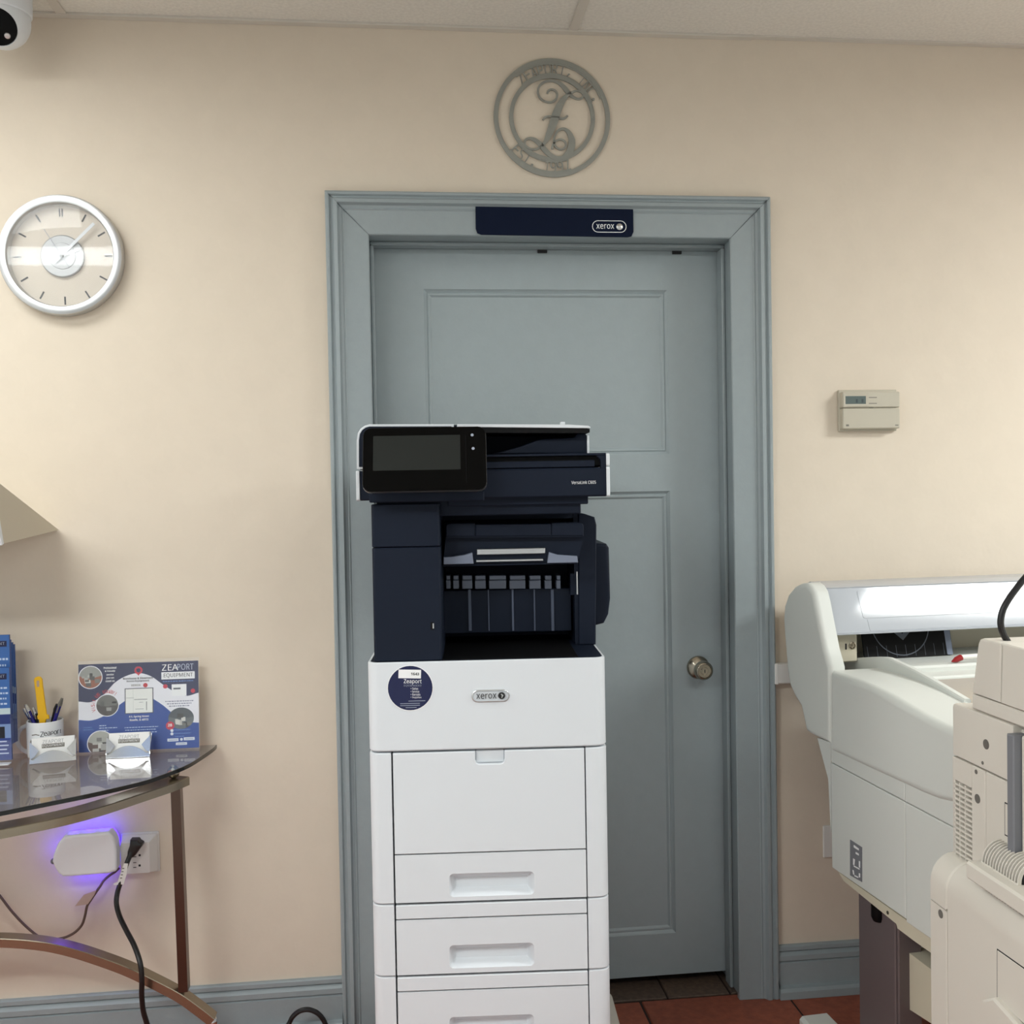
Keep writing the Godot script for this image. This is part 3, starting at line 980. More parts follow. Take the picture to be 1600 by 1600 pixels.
func build_plotter() -> void:
	var I := Transform3D.IDENTITY
	var fr := Transform3D(Basis(Vector3.UP, deg_to_rad(4.2)), Vector3(1.008, 0, 0.05))
	var t := thing("plotter", "wide off-white plotter on a taupe stand with a silver hood against the wall", "plotter", fr)
	var P: Material = M.plotter
	var Q: Material = M.plotter
	var cap := [[1296, 1162.5], [1296, 1043], [1288, 1014], [1280, 972], [1274, 940], [1270.5, 925], [1265, 915.5], [1257.8, 910.6], [1249, 911.5], [1240, 916], [1230, 928.5], [1224.5, 945], [1222.7, 967], [1224, 988], [1226, 1012], [1229, 1048], [1233, 1071.5], [1241, 1089.5], [1250.5, 1104.6], [1258.7, 1142.5], [1266, 1148]]
	part("end_cap", flank(side(fr, cap, 0.0), 0.0, 0.04, 0.013, 4), P, t, 40)
	part("rear_spine", flank(side(fr, [[1277, 1153], [1298, 1160], [1298, 1300], [1294, 1217]], 0.006), 0.006, 0.05), Q, t)
	# hood
	var h := [Vector2(0.03, 1.118), Vector2(0.092, 1.142), Vector2(0.159, 1.131), Vector2(0.155, 1.121), Vector2(0.09, 1.130), Vector2(0.03, 1.106)]
	part("hood_top", flank(PackedVector2Array(h), 0.041, 1.25), M.hood_plastic, t)
	var f0 := Vector2(0.160, 1.1295)
	var f1 := Vector2(0.212, 1.022)
	var fd := (f1 - f0).normalized()
	var fn := Vector2(-fd.y, fd.x)
	var fb := Basis(Vector3.RIGHT, Vector3(0, -fd.y, -fd.x), Vector3(0, fn.y, fn.x))      # x along the hood, y up its slope, z out of it
	if fb.determinant() < 0.0:
		fb.z = -fb.z
	if fb.z.z < 0.0:
		fb = Basis(fb.x, fb.y, -fb.z)
	fb = Basis(Vector3.RIGHT, Vector3(0, -fd.y, -fd.x), Vector3.RIGHT.cross(Vector3(0, -fd.y, -fd.x)))
	var fx := Transform3D(fb, Vector3(0, f1.y, f1.x))
	var hl := (f1 - f0).length()
	var x0 := lax(fr, 1345, 940, 2, 0.185).x
	part("hood_front", geo().box(Vector3.ZERO, Vector3(1.209, hl, 0.006), 0.0015), M.hood_plastic, t).transform = fx * Transform3D(Basis.IDENTITY, Vector3(0.6455, hl / 2, -0.003))
	part("hood_window", geo().prism(rrect(Vector2(x0 + 0.40, hl * 0.62), Vector2(0.80, hl * 0.62), 0.006), fx, -0.001, 0.001, 0.0005), M.hood_plastic, t)
	part("hood_band", geo().prism(rrect(Vector2(x0 + 0.425, hl * 0.165), Vector2(0.83, hl * 0.27), 0.003), fx, -0.001, 0.0008, 0.0004), M.hood_plastic, t)
	part("hood_lip", geo().box(Vector3(0.6455, 1.021, 0.213), Vector3(1.209, 0.003, 0.008), 0.001), M.hood_plastic, t)
	# inside
	part("back_wall", geo().box(Vector3(0.645, 1.02, 0.045), Vector3(1.21, 0.2, 0.02)), M.beige, t)
	part("inner_bracket", geo().box(Vector3(0.085, 0.99, 0.12), Vector3(0.075, 0.09, 0.12), 0.003), M.beige, t)
	var sc := lax(fr, 1332, 1008.5, 2, 0.181)
	part("screw", geo().lathe([Vector2(0, 0), Vector2(0.0095, 0), Vector2(0.0095, 0.002), Vector2(0.007, 0.003), Vector2(0.006, 0.001), Vector2(0, 0.002)], Transform3D(Basis(Vector3.RIGHT, Vector3.BACK, Vector3.DOWN), Vector3(sc.x, sc.y, 0.180)), 20), M.bronze, t)
	part("slot", geo().box(Vector3(sc.x - 0.0175, sc.y - 0.002, 0.1802), Vector3(0.004, 0.015, 0.001)), M.ink, t)
	part("bed", geo().box(Vector3(0.68, 0.86, 0.23), Vector3(1.1, 0.17, 0.36), 0.004), P, t)
	part("bed_ridge", geo().box(Vector3(0.69, 0.949, 0.335), Vector3(1.08, 0.02, 0.03), 0.005), P, t)
	part("bed_step", geo().box(Vector3(0.69, 0.93, 0.405), Vector3(1.08, 0.02, 0.05), 0.004), P, t)
	part("front_lid", flank(PackedVector2Array([Vector2(0.43, 0.942), Vector2(0.72, 0.90), Vector2(0.72, 0.88), Vector2(0.43, 0.92)]), 0.158, 1.2), M.tan_gloss, t)
	part("lid_seam", flank(PackedVector2Array([Vector2(0.42, 0.9435), Vector2(0.72, 0.9015), Vector2(0.72, 0.87), Vector2(0.42, 0.91)]), 0.15, 0.157), M.gap, t)
	# left control end: crowned cover over the body
	var mod := [[1296.5, 1174], [1296.5, 1048], [1330, 1058], [1360, 1070], [1390, 1085], [1415, 1100], [1440, 1115], [1465, 1128], [1487, 1138], [1500, 1147], [1502, 1200], [1500, 1259], [1487, 1256], [1465, 1251], [1440, 1241], [1415, 1229]]
	part("end_cover", flank(side(fr, mod, 0.0), 0.0, 0.135, 0.016, 4), P, t, 40)
	var top := []
	for p in [[1310, 1037], [1335, 1031], [1384, 1029], [1405, 1036], [1440, 1053], [1475, 1073], [1512, 1095]]:
		var q := lax(fr, p[0], p[1], 0, 0.135)
		top.append(q)
	part("cover_rail", geo().sweep(smooth(top, 4), PackedVector2Array([Vector2(-0.008, -0.03), Vector2(0.009, -0.03), Vector2(0.009, 0.001), Vector2(0.006, 0.004), Vector2(-0.005, 0.004), Vector2(-0.008, 0.001)]), Vector3.UP), P, t)
	# body below
	var a := side(fr, [[1301, 1362], [1415.3, 1440], [1455, 1464]], 0.006)
	var ys := lax(fr, 1301, 1193, 0, 0.006).y
	part("core", geo().box(Vector3(0.62, 0.65, 0.53), Vector3(1.2, 0.34, 0.5)), M.gap, t)
	var zc := a[1].x
	for e in [[a[0].x - 0.003, zc - 0.0012, 0.01], [zc + 0.0012, 0.80, 0.01]]:
		part("body_panel", flank(PackedVector2Array([Vector2(e[0], 0.462), Vector2(e[1], 0.468), Vector2(e[1], ys - 0.001), Vector2(e[0], ys - 0.001)]), 0.006, 0.03, 0.002), Q, t)
		part("body_panel", flank(PackedVector2Array([Vector2(e[0], ys + 0.001), Vector2(e[1], ys + 0.001), Vector2(e[1], 0.80), Vector2(e[0], 0.80)]), 0.006, 0.03, 0.002), Q, t)
	part("body_front", geo().box(Vector3(0.62, 0.64, 0.795), Vector3(1.19, 0.33, 0.012), 0.003), Q, t)
	part("base_trim", flank(PackedVector2Array([Vector2(0.285, 0.4605), Vector2(0.80, 0.4665), Vector2(0.80, 0.438), Vector2(0.60, 0.432), Vector2(0.54, 0.432), Vector2(0.535, 0.44), Vector2(0.31, 0.448)]), 0.009, 0.06), M.beige, t)
	var kn := side(fr, [[1366, 1424]], 0.02)[0]
	part("levelling_knob", geo().lathe([Vector2(0, -0.022), Vector2(0.012, -0.022), Vector2(0.016, -0.012), Vector2(0.016, 0.012), Vector2(0, 0.012)], Transform3D(Basis.IDENTITY, Vector3(0.03, kn.y, kn.x)), 16), M.black, t)
	var sp := side(fr, [[1387, 1426]], 0.008)[0]
	part("screw", geo().lathe([Vector2(0, 0), Vector2(0.004, 0), Vector2(0.004, 0.002), Vector2(0, 0.002)], Transform3D(Basis(Vector3.UP, Vector3.LEFT, Vector3.BACK), Vector3(0.0095, sp.y, sp.x)), 12), M.bronze, t)
	# symbol plate on the side
	var lp := part("symbol_plate", flank(side(fr, [[1328.7, 1312], [1347, 1324], [1347, 1378], [1328.7, 1367.5]], 0.0055), 0.0045, 0.007), M.copier_grey, t)
	for s in [[[1334, 1320], [1342, 1326], [1342, 1329], [1334, 1324]], [[1337, 1331], [1342, 1334], [1342, 1337], [1337, 1334]], [[1333, 1341], [1336, 1343], [1335, 1352], [1333, 1351]], [[1342, 1345], [1344, 1346], [1344, 1356], [1342, 1355]], [[1334, 1352], [1343, 1357], [1343, 1359], [1334, 1354]], [[1332, 1359], [1334, 1360], [1335, 1367], [1333, 1366]], [[1335, 1367], [1341, 1370], [1341, 1372], [1335, 1369]], [[1342, 1364], [1344, 1365], [1344, 1371], [1342, 1371]]]:
		part("symbol", flank(side(fr, s, 0.0044), 0.0041, 0.006), M.print_white, lp)
	# stand
	var z0 := lax(fr, 1341, 1450, 0, 0.03).z
	var z1 := lax(fr, 1402, 1500, 0, 0.03).z
	for x in [0.03, 1.09]:
		part("post", geo().box(Vector3(x + 0.03, 0.25, (z0 + z1) / 2 - 0.004), Vector3(0.06, 0.4, z1 - z0 - 0.01), 0.003), M.taupe, t)
		part("post_flange", geo().box(Vector3(x + 0.032, 0.25, z1 - 0.005), Vector3(0.056, 0.4, 0.008), 0.002), M.taupe, t)
		part("foot", geo().box(Vector3(x - 0.025, 0.027, 0.455), Vector3(0.082, 0.05, 0.60), 0.008), Q, t)
	var bx := side(fr, [[1405, 1477], [1455, 1515], [1455, 1599], [1405, 1567]], 0.06)
	part("cross_beam", flank(bx, 0.06, 1.05), M.beige, t)
	var by := bx[0].y
	part("beam_bracket", geo().box(Vector3(0.085, (by + 0.45) / 2, bx[0].x + 0.012), Vector3(0.05, 0.45 - by + 0.01, 0.024), 0.003), Q, t)
	part("beam_top", geo().box(Vector3(0.56, by + 0.004, bx[0].x + 0.06), Vector3(0.96, 0.008, 0.1), 0.002), Q, t)
	# what lies in it
	var mt := thing("cutting_mat", "black gridded cutting mat with a grey circle standing inside the plotter's hood", "cutting mat", fr)
	var mp := lax(fr, 1411, 1010, 2, 0.135)
	var mw: float = lax(fr, 1477, 1010, 2, 0.135).x - lax(fr, 1340, 1010, 2, 0.135).x
	var mx := Transform3D(Basis(Vector3.RIGHT, deg_to_rad(-14)), Vector3(mp.x, 0.947, 0.165))
	var bd := part("board", geo().prism(rrect(Vector2(0, 0.07), Vector2(mw, 0.14), 0.006), mx, -0.004, 0.0), M.black, mt)
	part("edge_strip", geo().prism(rrect(Vector2(mw / 2 - 0.009, 0.07), Vector2(0.016, 0.138), 0.003), mx, -0.001, 0.0005), M.grey_part, mt)
	var cq := lax(fr, 1408, 1004, 2, 0.15)
	var cc := Vector2(cq.x - mp.x, (cq.y - 0.947) + 0.05)
	var rp := []
	for i in 25:
		var an := PI + PI * i / 24
		rp.append(cc + Vector2(cos(an), sin(an)) * 0.08)
	var wd := []
	wd.resize(25)
	wd.fill(0.0025)
	part("printed_circle", geo().strokes(rp, wd, mx, 0.0, 0.0005), M.mat_print, mt)
	part("printed_chevron", geo().strokes([cc + Vector2(-0.032, 0.0), cc + Vector2(0.003, -0.034), cc + Vector2(0.034, -0.002)], [0.016, 0.016, 0.016], mx, 0.0, 0.0005), M.mat_print, mt)
	for k in 9:
		var gx := -mw / 2 + 0.01 + k * (mw - 0.035) / 8
		part("grid_line", geo().box(Vector3.ZERO, Vector3(0.0008, 0.03, 0.0004)), M.mat_print, mt).transform = mx * Transform3D(Basis.IDENTITY, Vector3(gx, 0.017, 0.0002))
	var mk := thing("marker", "red-tipped white marker lying on the plotter's white bed", "marker", fr)
	var q0 := lax(fr, 1487, 1034, 2, 0.335)
	var q1 := lax(fr, 1502, 1027, 2, 0.335)
	var q2 := q0 + (q1 - q0).normalized() * 0.15
	q2.y = q1.y + 0.002
	part("tip", geo().tube([q0, q0.lerp(q1, 0.45), q1], [0.0015, 0.007, 0.0075], 10), M.red_tip, mk)
	part("barrel", geo().tube([q1, q2], 0.006, 10), M.paper, mk)

# ---------------------------------------------------------------- the copier
func build_copier() -> void:
	var fr := Transform3D(Basis.IDENTITY, Vector3(0.99, 0, 0.93))
	var t := thing("copier", "cream floor-standing copier with side vents partly hiding the plotter", "copier", fr)
	var C: Material = M.copier
	part("core", geo().box(Vector3(0.31, 0.55, 0.34), Vector3(0.60, 0.86, 0.66)), M.gap, t)
	var yb := lax(fr, 1540, 1205, 0, 0.0).y          # seam below the plain panel
	var zr := lax(fr, 1582.5, 1180, 0, 0.0).z
	var zm := lax(fr, 1539.5, 1280, 0, 0.0).z
	part("upper_panel", flank(PackedVector2Array([Vector2(0.0, yb + 0.0012), Vector2(zr, yb + 0.0012), Vector2(zr, 0.997), Vector2(0.008, 0.997), Vector2(0.002, 0.994), Vector2(0.0, 0.988)]), 0.0, 0.02, 0.004, 2), C, t)
	part("shoulder", geo().box(Vector3(0.31, 0.98, 0.3), Vector3(0.59, 0.032, 0.6), 0.008), C, t)
	for p in [[1541, 1163, 0.0085], [1535.5, 1192, 0.003], [1577.5, 1212, 0.003]]:
		var q := lax(fr, p[0], p[1], 0, 0.0)
		part("screw_hole", geo().lathe([Vector2(0, 0), Vector2(p[2], 0), Vector2(p[2], 0.001), Vector2(0, 0.001)], Transform3D(Basis(Vector3.UP, Vector3.LEFT, Vector3.BACK), Vector3(0.0002, q.y, q.z)), 18), M.hole, t)
	# vented panel: a frame with slats across a dark opening
	var v0 := lax(fr, 1491, 1215, 0, 0.0)
	var v1 := lax(fr, 1517.5, 1365, 0, 0.0)
	var lo := 0.60
	var ve := part("vent_panel", flank(PackedVector2Array([Vector2(v1.z + 0.002, lo), Vector2(zm - 0.001, lo), Vector2(zm - 0.001, yb - 0.0012), Vector2(v1.z + 0.002, yb - 0.0012)]), 0.0, 0.02, 0.002), C, t)
	part("vent_border", geo().box(Vector3(0.01, (lo + yb) / 2, v0.z / 2 + 0.001), Vector3(0.02, yb - lo - 0.002, v0.z + 0.002), 0.001), C, ve)
	var vt := v0.y - 0.004
	part("vent_border", geo().box(Vector3(0.01, (vt + yb) / 2, (v0.z + v1.z) / 2), Vector3(0.0198, yb - vt - 0.002, v1.z - v0.z + 0.004), 0.0005), C, ve)
	var n := 25
	for k in n:
		var y := vt - 0.0088 * (k + 0.5) - 0.002
		part("slat", geo().box(Vector3(0.006, y, (v0.z + v1.z) / 2), Vector3(0.012, 0.0042, v1.z - v0.z + 0.004), 0.001), C, ve)
	for k in 2:
		part("vent_rib", geo().box(Vector3(0.005, vt - 0.11, lerpf(v0.z, v1.z, (k + 1) / 3.0)), Vector3(0.0102, 0.22, 0.0028)), C, ve)
	for p in [[1527.5, 1248, 0.008], [1525.5, 1206, 0.004]]:
		var q := lax(fr, p[0], p[1], 0, 0.0)
		part("screw_hole", geo().lathe([Vector2(0, 0), Vector2(p[2], 0), Vector2(p[2], 0.001), Vector2(0, 0.001)], Transform3D(Basis(Vector3.UP, Vector3.LEFT, Vector3.BACK), Vector3(0.0002, q.y, q.z)), 18), M.hole, t)
	# panel with the access flap and the ribbed outlet
	part("side_panel", flank(PackedVector2Array([Vector2(zm + 0.001, lo), Vector2(zr, lo), Vector2(zr, yb - 0.0012), Vector2(zm + 0.001, yb - 0.0012)]), 0.0, 0.02, 0.002), C, t)
	var fl := side(fr, [[1570, 1253], [1584, 1260], [1584, 1312], [1570, 1305]], 0.0)
	part("flap_gap", flank(fl, -0.0004, 0.004), M.gap, t)
	part("flap", flank(Geo.inset(ccw(fl), 0.002), -0.0012, 0.004, 0.0006), C, t)
	var ob := lax(fr, 1546, 1345, 0, -0.02)
	var oz := ob.z
	var hub := part("outlet_core", geo().prism(PackedVector2Array([Vector2(oz, ob.y - 0.05), Vector2(oz + 0.1, ob.y - 0.05), Vector2(oz + 0.1, ob.y + 0.012), Vector2(oz, ob.y + 0.012)]), Transform3D(SIDE, Vector3.ZERO), 0.0, 0.026), M.gap, t)
	for k in 14:
		var z := oz + 0.0015 + 0.0075 * k
		var arc := []
		for i in 8:
			var an := PI / 2 * i / 7
			arc.append(Vector3(-0.034 * sin(an), ob.y + 0.036 * cos(an), z))
		arc.append(Vector3(-0.034, ob.y - 0.045, z))
		part("rib", geo().sweep(arc, PackedVector2Array([Vector2(-0.0012, -0.006), Vector2(0.0012, -0.006), Vector2(0.0012, 0.0), Vector2(-0.0012, 0.0)]), Vector3.LEFT + Vector3(0, 0.3, 0)), C, hub)
	part("cross_rib", geo().box(Vector3(-0.034, ob.y - 0.002, oz + 0.05), Vector3(0.003, 0.005, 0.102), 0.001), C, hub)
	part("post_strip", flank(PackedVector2Array([Vector2(zr + 0.0015, lo), Vector2(zr + 0.02, lo), Vector2(zr + 0.02, 0.985), Vector2(zr + 0.0015, 0.985)]), -0.012, 0.03, 0.002), M.copier_grey, t)
	part("front_panel", flank(PackedVector2Array([Vector2(zr + 0.022, 0.1), Vector2(0.66, 0.1), Vector2(0.66, 0.985), Vector2(zr + 0.022, 0.985)]), 0.0, 0.02, 0.003), C, t)
	# lip under the outlet
	var la := lax(fr, 1538.5, 1352, 0, -0.02)
	part("outlet_lip", geo().box(Vector3(-0.03, la.y - 0.004, la.z + 0.16), Vector3(0.05, 0.03, 0.32), 0.004), C, t).rotation_degrees = Vector3(0, 0, 0)
	# lower cabinet with a rounded shoulder
	var x0 := -0.041
	var sh := PackedVector2Array([Vector2(0.55, 0.06), Vector2(x0, 0.06)])
	var yt := lax(fr, 1454, 1377, 0, x0).y
	for k in 7:
		var an := PI / 2 * k / 6
		sh.append(Vector2(x0 + 0.045 * (1 - cos(an)), yt + 0.052 * sin(an)))
	sh.append(Vector2(0.55, yt + 0.052))
	var zs := lax(fr, 1479.6, 1500, 0, x0).z
	var zb := lax(fr, 1452.5, 1450, 0, x0).z
	var ysm := lax(fr, 1465, 1413, 0, x0).y
	var zx := Transform3D.IDENTITY
	part("cabinet_corner", geo().prism(clip_y(sh, ysm + 0.001, 9.0), zx, zb, zs - 0.001, 0.003, 0.004, 1), C, t)
	part("cabinet_edge", geo().prism(clip_y(sh, 0.0, ysm - 0.001), zx, zb, zs - 0.001, 0.0015, 0.004, 1), C, t)
	part("cabinet_core", geo().box(Vector3(0.26, 0.35, 0.3), Vector3(0.59, 0.55, 0.56)), M.gap, t)
	part("cabinet_side", geo().prism(sh, zx, zs + 0.001, 0.68, 0.003, 0.002, 1), C, t)
	var q := lax(fr, 1470, 1428, 0, x0)
	part("screw_hole", geo().lathe([Vector2(0, 0), Vector2(0.0075, 0), Vector2(0.0075, 0.001), Vector2(0, 0.001)], Transform3D(Basis(Vector3.UP, Vector3.LEFT, Vector3.BACK), Vector3(x0 + 0.0002, q.y, q.z)), 18), M.hole, t)
	var ip := side(fr, [[1558, 1482], [1640, 1540], [1640, 1640], [1558, 1560]], x0)
	part("door_gap", flank(ip, x0 - 0.0004, x0 + 0.004), M.gap, t)
	part("access_door", flank(Geo.inset(ccw(ip), 0.002), x0 - 0.0015, x0 + 0.004, 0.001), C, t)
	var lg := side(fr, [[1542, 1562], [1562, 1558], [1640, 1645], [1640, 1690]], x0)
	part("door_ledge", flank(lg, x0 - 0.012, x0 + 0.002, 0.004), C, t)
	for c in [[0.03, 0.06], [0.5, 0.06], [0.03, 0.6], [0.5, 0.6]]:
		part("caster", geo().lathe([Vector2(0, -0.012), Vector2(0.027, -0.012), Vector2(0.03, -0.008), Vector2(0.03, 0.008), Vector2(0.027, 0.012), Vector2(0, 0.012)], Transform3D(Basis(Vector3.UP, Vector3.RIGHT, Vector3.FORWARD), Vector3(c[0], 0.0305, c[1])), 18), M.black, t)
	# document feeder on top
	var z0 := lax(fr, 1518, 1095, 0, 0.0).z
	var z2 := lax(fr, 1563, 1098, 0, 0.0).z
	var y0 := lax(fr, 1518, 1107, 0, 0.0).y
	var y1 := lax(fr, 1518, 1083.5, 0, 0.0).y
	part("feeder_core", geo().box(Vector3(0.29, (y0 + 1.11) / 2, 0.36), Vector3(0.52, 1.08 - y0, 0.48)), M.gap, t)
	part("feeder_base", flank(PackedVector2Array([Vector2(z0, y0), Vector2(0.62, y0), Vector2(0.62, y1 - 0.0008), Vector2(z0, y1 - 0.0008)]), 0.0, 0.56, 0.003), C, t)
	part("feeder_cover", flank(PackedVector2Array([Vector2(z0, y1 + 0.0008), Vector2(z2 - 0.001, y1 + 0.0008), Vector2(z2 + 0.004, 1.12), Vector2(z2 + 0.001, 1.127), Vector2(z0 + 0.035, 1.127), Vector2(z0 + 0.026, 1.124), Vector2(z0 + 0.02, 1.115), Vector2(z0 + 0.012, 1.075)]), 0.0, 0.56, 0.004, 2), C, t, 40)
	part("feeder_cover", flank(PackedVector2Array([Vector2(z2 + 0.001, y1 + 0.0008), Vector2(0.62, y1 + 0.0008), Vector2(0.62, 1.127), Vector2(z2 + 0.0035, 1.127), Vector2(z2 + 0.0062, 1.12)]), 0.0, 0.56, 0.002, 1), C, t, 40)
	var cb := thing("black_cable", "black cable arching up from the top of the copier's feeder", "cable")
	var cp := []
	for p in [[1575, 1003], [1568, 991], [1564, 978], [1564, 966], [1568, 951], [1577, 935], [1588, 920], [1600, 905], [1625, 880], [1660, 870], [1700, 890]]:
		cp.append(wz(p[0], p[1], 1.06))
	part("cable", geo().tube(smooth(cp, 4), 0.0055, 10), M.cord_black, cb)

func clip_y(poly: PackedVector2Array, a: float, b: float) -> PackedVector2Array:
	var r := Geometry2D.intersect_polygons(poly, PackedVector2Array([Vector2(-5, a), Vector2(5, a), Vector2(5, b), Vector2(-5, b)]))
	return r[0]

# ---------------------------------------------------------------- the glass display table
func wpart(called: String, g, m: Material, parent: Node3D, crease := 32.0) -> MeshInstance3D:      # a part drawn in the room's own coordinates
	var o := part(called, g, m, parent, crease)
	o.transform = parent.transform.affine_inverse()
	return o

func build_table() -> void:
	var up := Transform3D(PLAN, Vector3.ZERO)
	var t := thing("display_table", "bow-fronted glass table on a brushed metal frame below the wall clock", "table", Transform3D(Basis.IDENTITY, Vector3(-1.1, 0, 0.25)))
	var edge := [Vector2(-0.466, 0.014)]
	for p in [[333, 1169], [315, 1181.5], [292.5, 1195], [259, 1208.5], [225, 1220], [180, 1231], [135, 1241], [90, 1250], [45, 1259], [0, 1268]]:
		var q := wy(p[0], p[1], GLASS_TOP)
		edge.append(Vector2(q.x, q.z))
	edge.append_array([Vector2(-0.9, 0.545), Vector2(-1.0, 0.575)])
	var n := edge.size()
	edge.append(Vector2(-1.1, 0.585))
	for k in n:
		edge.append(Vector2(-2.2 - edge[n - 1 - k].x, edge[n - 1 - k].y))
	var curve := smooth(edge, 4)
	var poly := PackedVector2Array()
	var rim := []
	for p in curve:
		poly.append(Vector2(p.x, -p.y))
		rim.append(Vector3(p.x, GLASS_TOP - 0.005, p.y))
	wpart("glass_top", geo().prism(poly, up, GLASS_TOP - 0.01, GLASS_TOP, 0.001, 0.001), M.glass_top, t)
	wpart("glass_edge", geo().sweep(rim, PackedVector2Array([Vector2(0.0006, -0.0048), Vector2(-0.0008, -0.004), Vector2(-0.0008, 0.004), Vector2(0.0006, 0.0048)]), Vector3.UP), M.edge_glass, t)
	# curved flat bar under the glass
	var yb := 0.718
	var bar := []
	for p in [[296, 1213.5], [270, 1224], [225, 1239], [157, 1261], [90, 1278], [0, 1296]]:
		bar.append(wy(p[0], p[1], yb))
	bar.append_array([Vector3(-0.9, yb, 0.527), Vector3(-1.0, yb, 0.557)])
	n = bar.size()
	bar.append(Vector3(-1.1, yb, 0.567))
	for k in n:
		bar.append(Vector3(-2.2 - bar[n - 1 - k].x, yb, bar[n - 1 - k].z))
	wpart("frame_bar", geo().sweep(smooth(bar, 5), PackedVector2Array([Vector2(0, -0.02), Vector2(0.052, -0.02), Vector2(0.052, 0), Vector2(0.002, 0), Vector2(0, -0.002)]), Vector3.UP), M.bronze, t)
	var ball := wy(271, 1206, 0.733)
	var zl := ball.z - 0.005
	for s in [0, 1]:
		var mx := func(p: Vector3) -> Vector3: return p if s == 0 else Vector3(-2.2 - p.x, p.y, p.z)
		wpart("ball_spacer", geo().lathe(ball_prof(0.0152), Transform3D(Basis.IDENTITY, mx.call(Vector3(ball.x, 0.733, ball.z))), 24), M.nickel, t, 60)
		var a := wz(276, 1235, zl)
		a.y = yb - 0.018
		var b := wz(288, 1546, zl)
		wpart("leg", geo().sweep([mx.call(a), mx.call(b)], PackedVector2Array([Vector2(-0.011, -0.015), Vector2(0.011, -0.015), Vector2(0.011, 0.015), Vector2(-0.011, 0.015)]), Vector3.BACK), M.bronze_dark, t)
	var arch := []
	for p in [[333, 1592], [310, 1574], [280, 1553], [240, 1532], [200, 1513], [160, 1498], [120, 1485], [80, 1475.5], [40, 1470.5], [0, 1468.5]]:
		arch.append(wz(p[0], p[1], zl))
	var ax: float = arch[-1].x - 0.03
	n = arch.size()
	arch.append(Vector3(ax, arch[-1].y + 0.0005, zl))
	for k in n:
		var p: Vector3 = arch[n - 1 - k]
		arch.append(Vector3(2 * ax - p.x, p.y, zl))
	wpart("arch_bar", geo().sweep(smooth(arch, 4), PackedVector2Array([Vector2(-0.018, -0.0105), Vector2(0.018, -0.0105), Vector2(0.018, 0.009), Vector2(0.0165, 0.0105), Vector2(-0.0165, 0.0105), Vector2(-0.018, 0.009)]), Vector3.UP), M.bronze, t)
	for s in [0, 1]:
		var f := wz(331, 1596, zl)
		if s == 1:
			f.x = 2 * ax - f.x
		wpart("foot_ball", geo().lathe(ball_prof(0.0145), Transform3D(Basis.IDENTITY, f), 24), M.chrome, t, 60)
		wpart("foot", geo().lathe([Vector2(0, 0), Vector2(0.02, 0), Vector2(0.02, 0.006), Vector2(0.011, 0.01), Vector2(0.011, f.y - 0.01), Vector2(0, f.y - 0.01)], Transform3D(Basis.IDENTITY, Vector3(f.x, 0, f.z)), 20), M.bronze_dark, t)

func ball_prof(r: float) -> Array:
	var p := []
	for i in 13:
		var a := -PI / 2 + PI * i / 12
		p.append(Vector2(0.0 if i == 0 or i == 12 else r * cos(a), r * sin(a)))
	return p

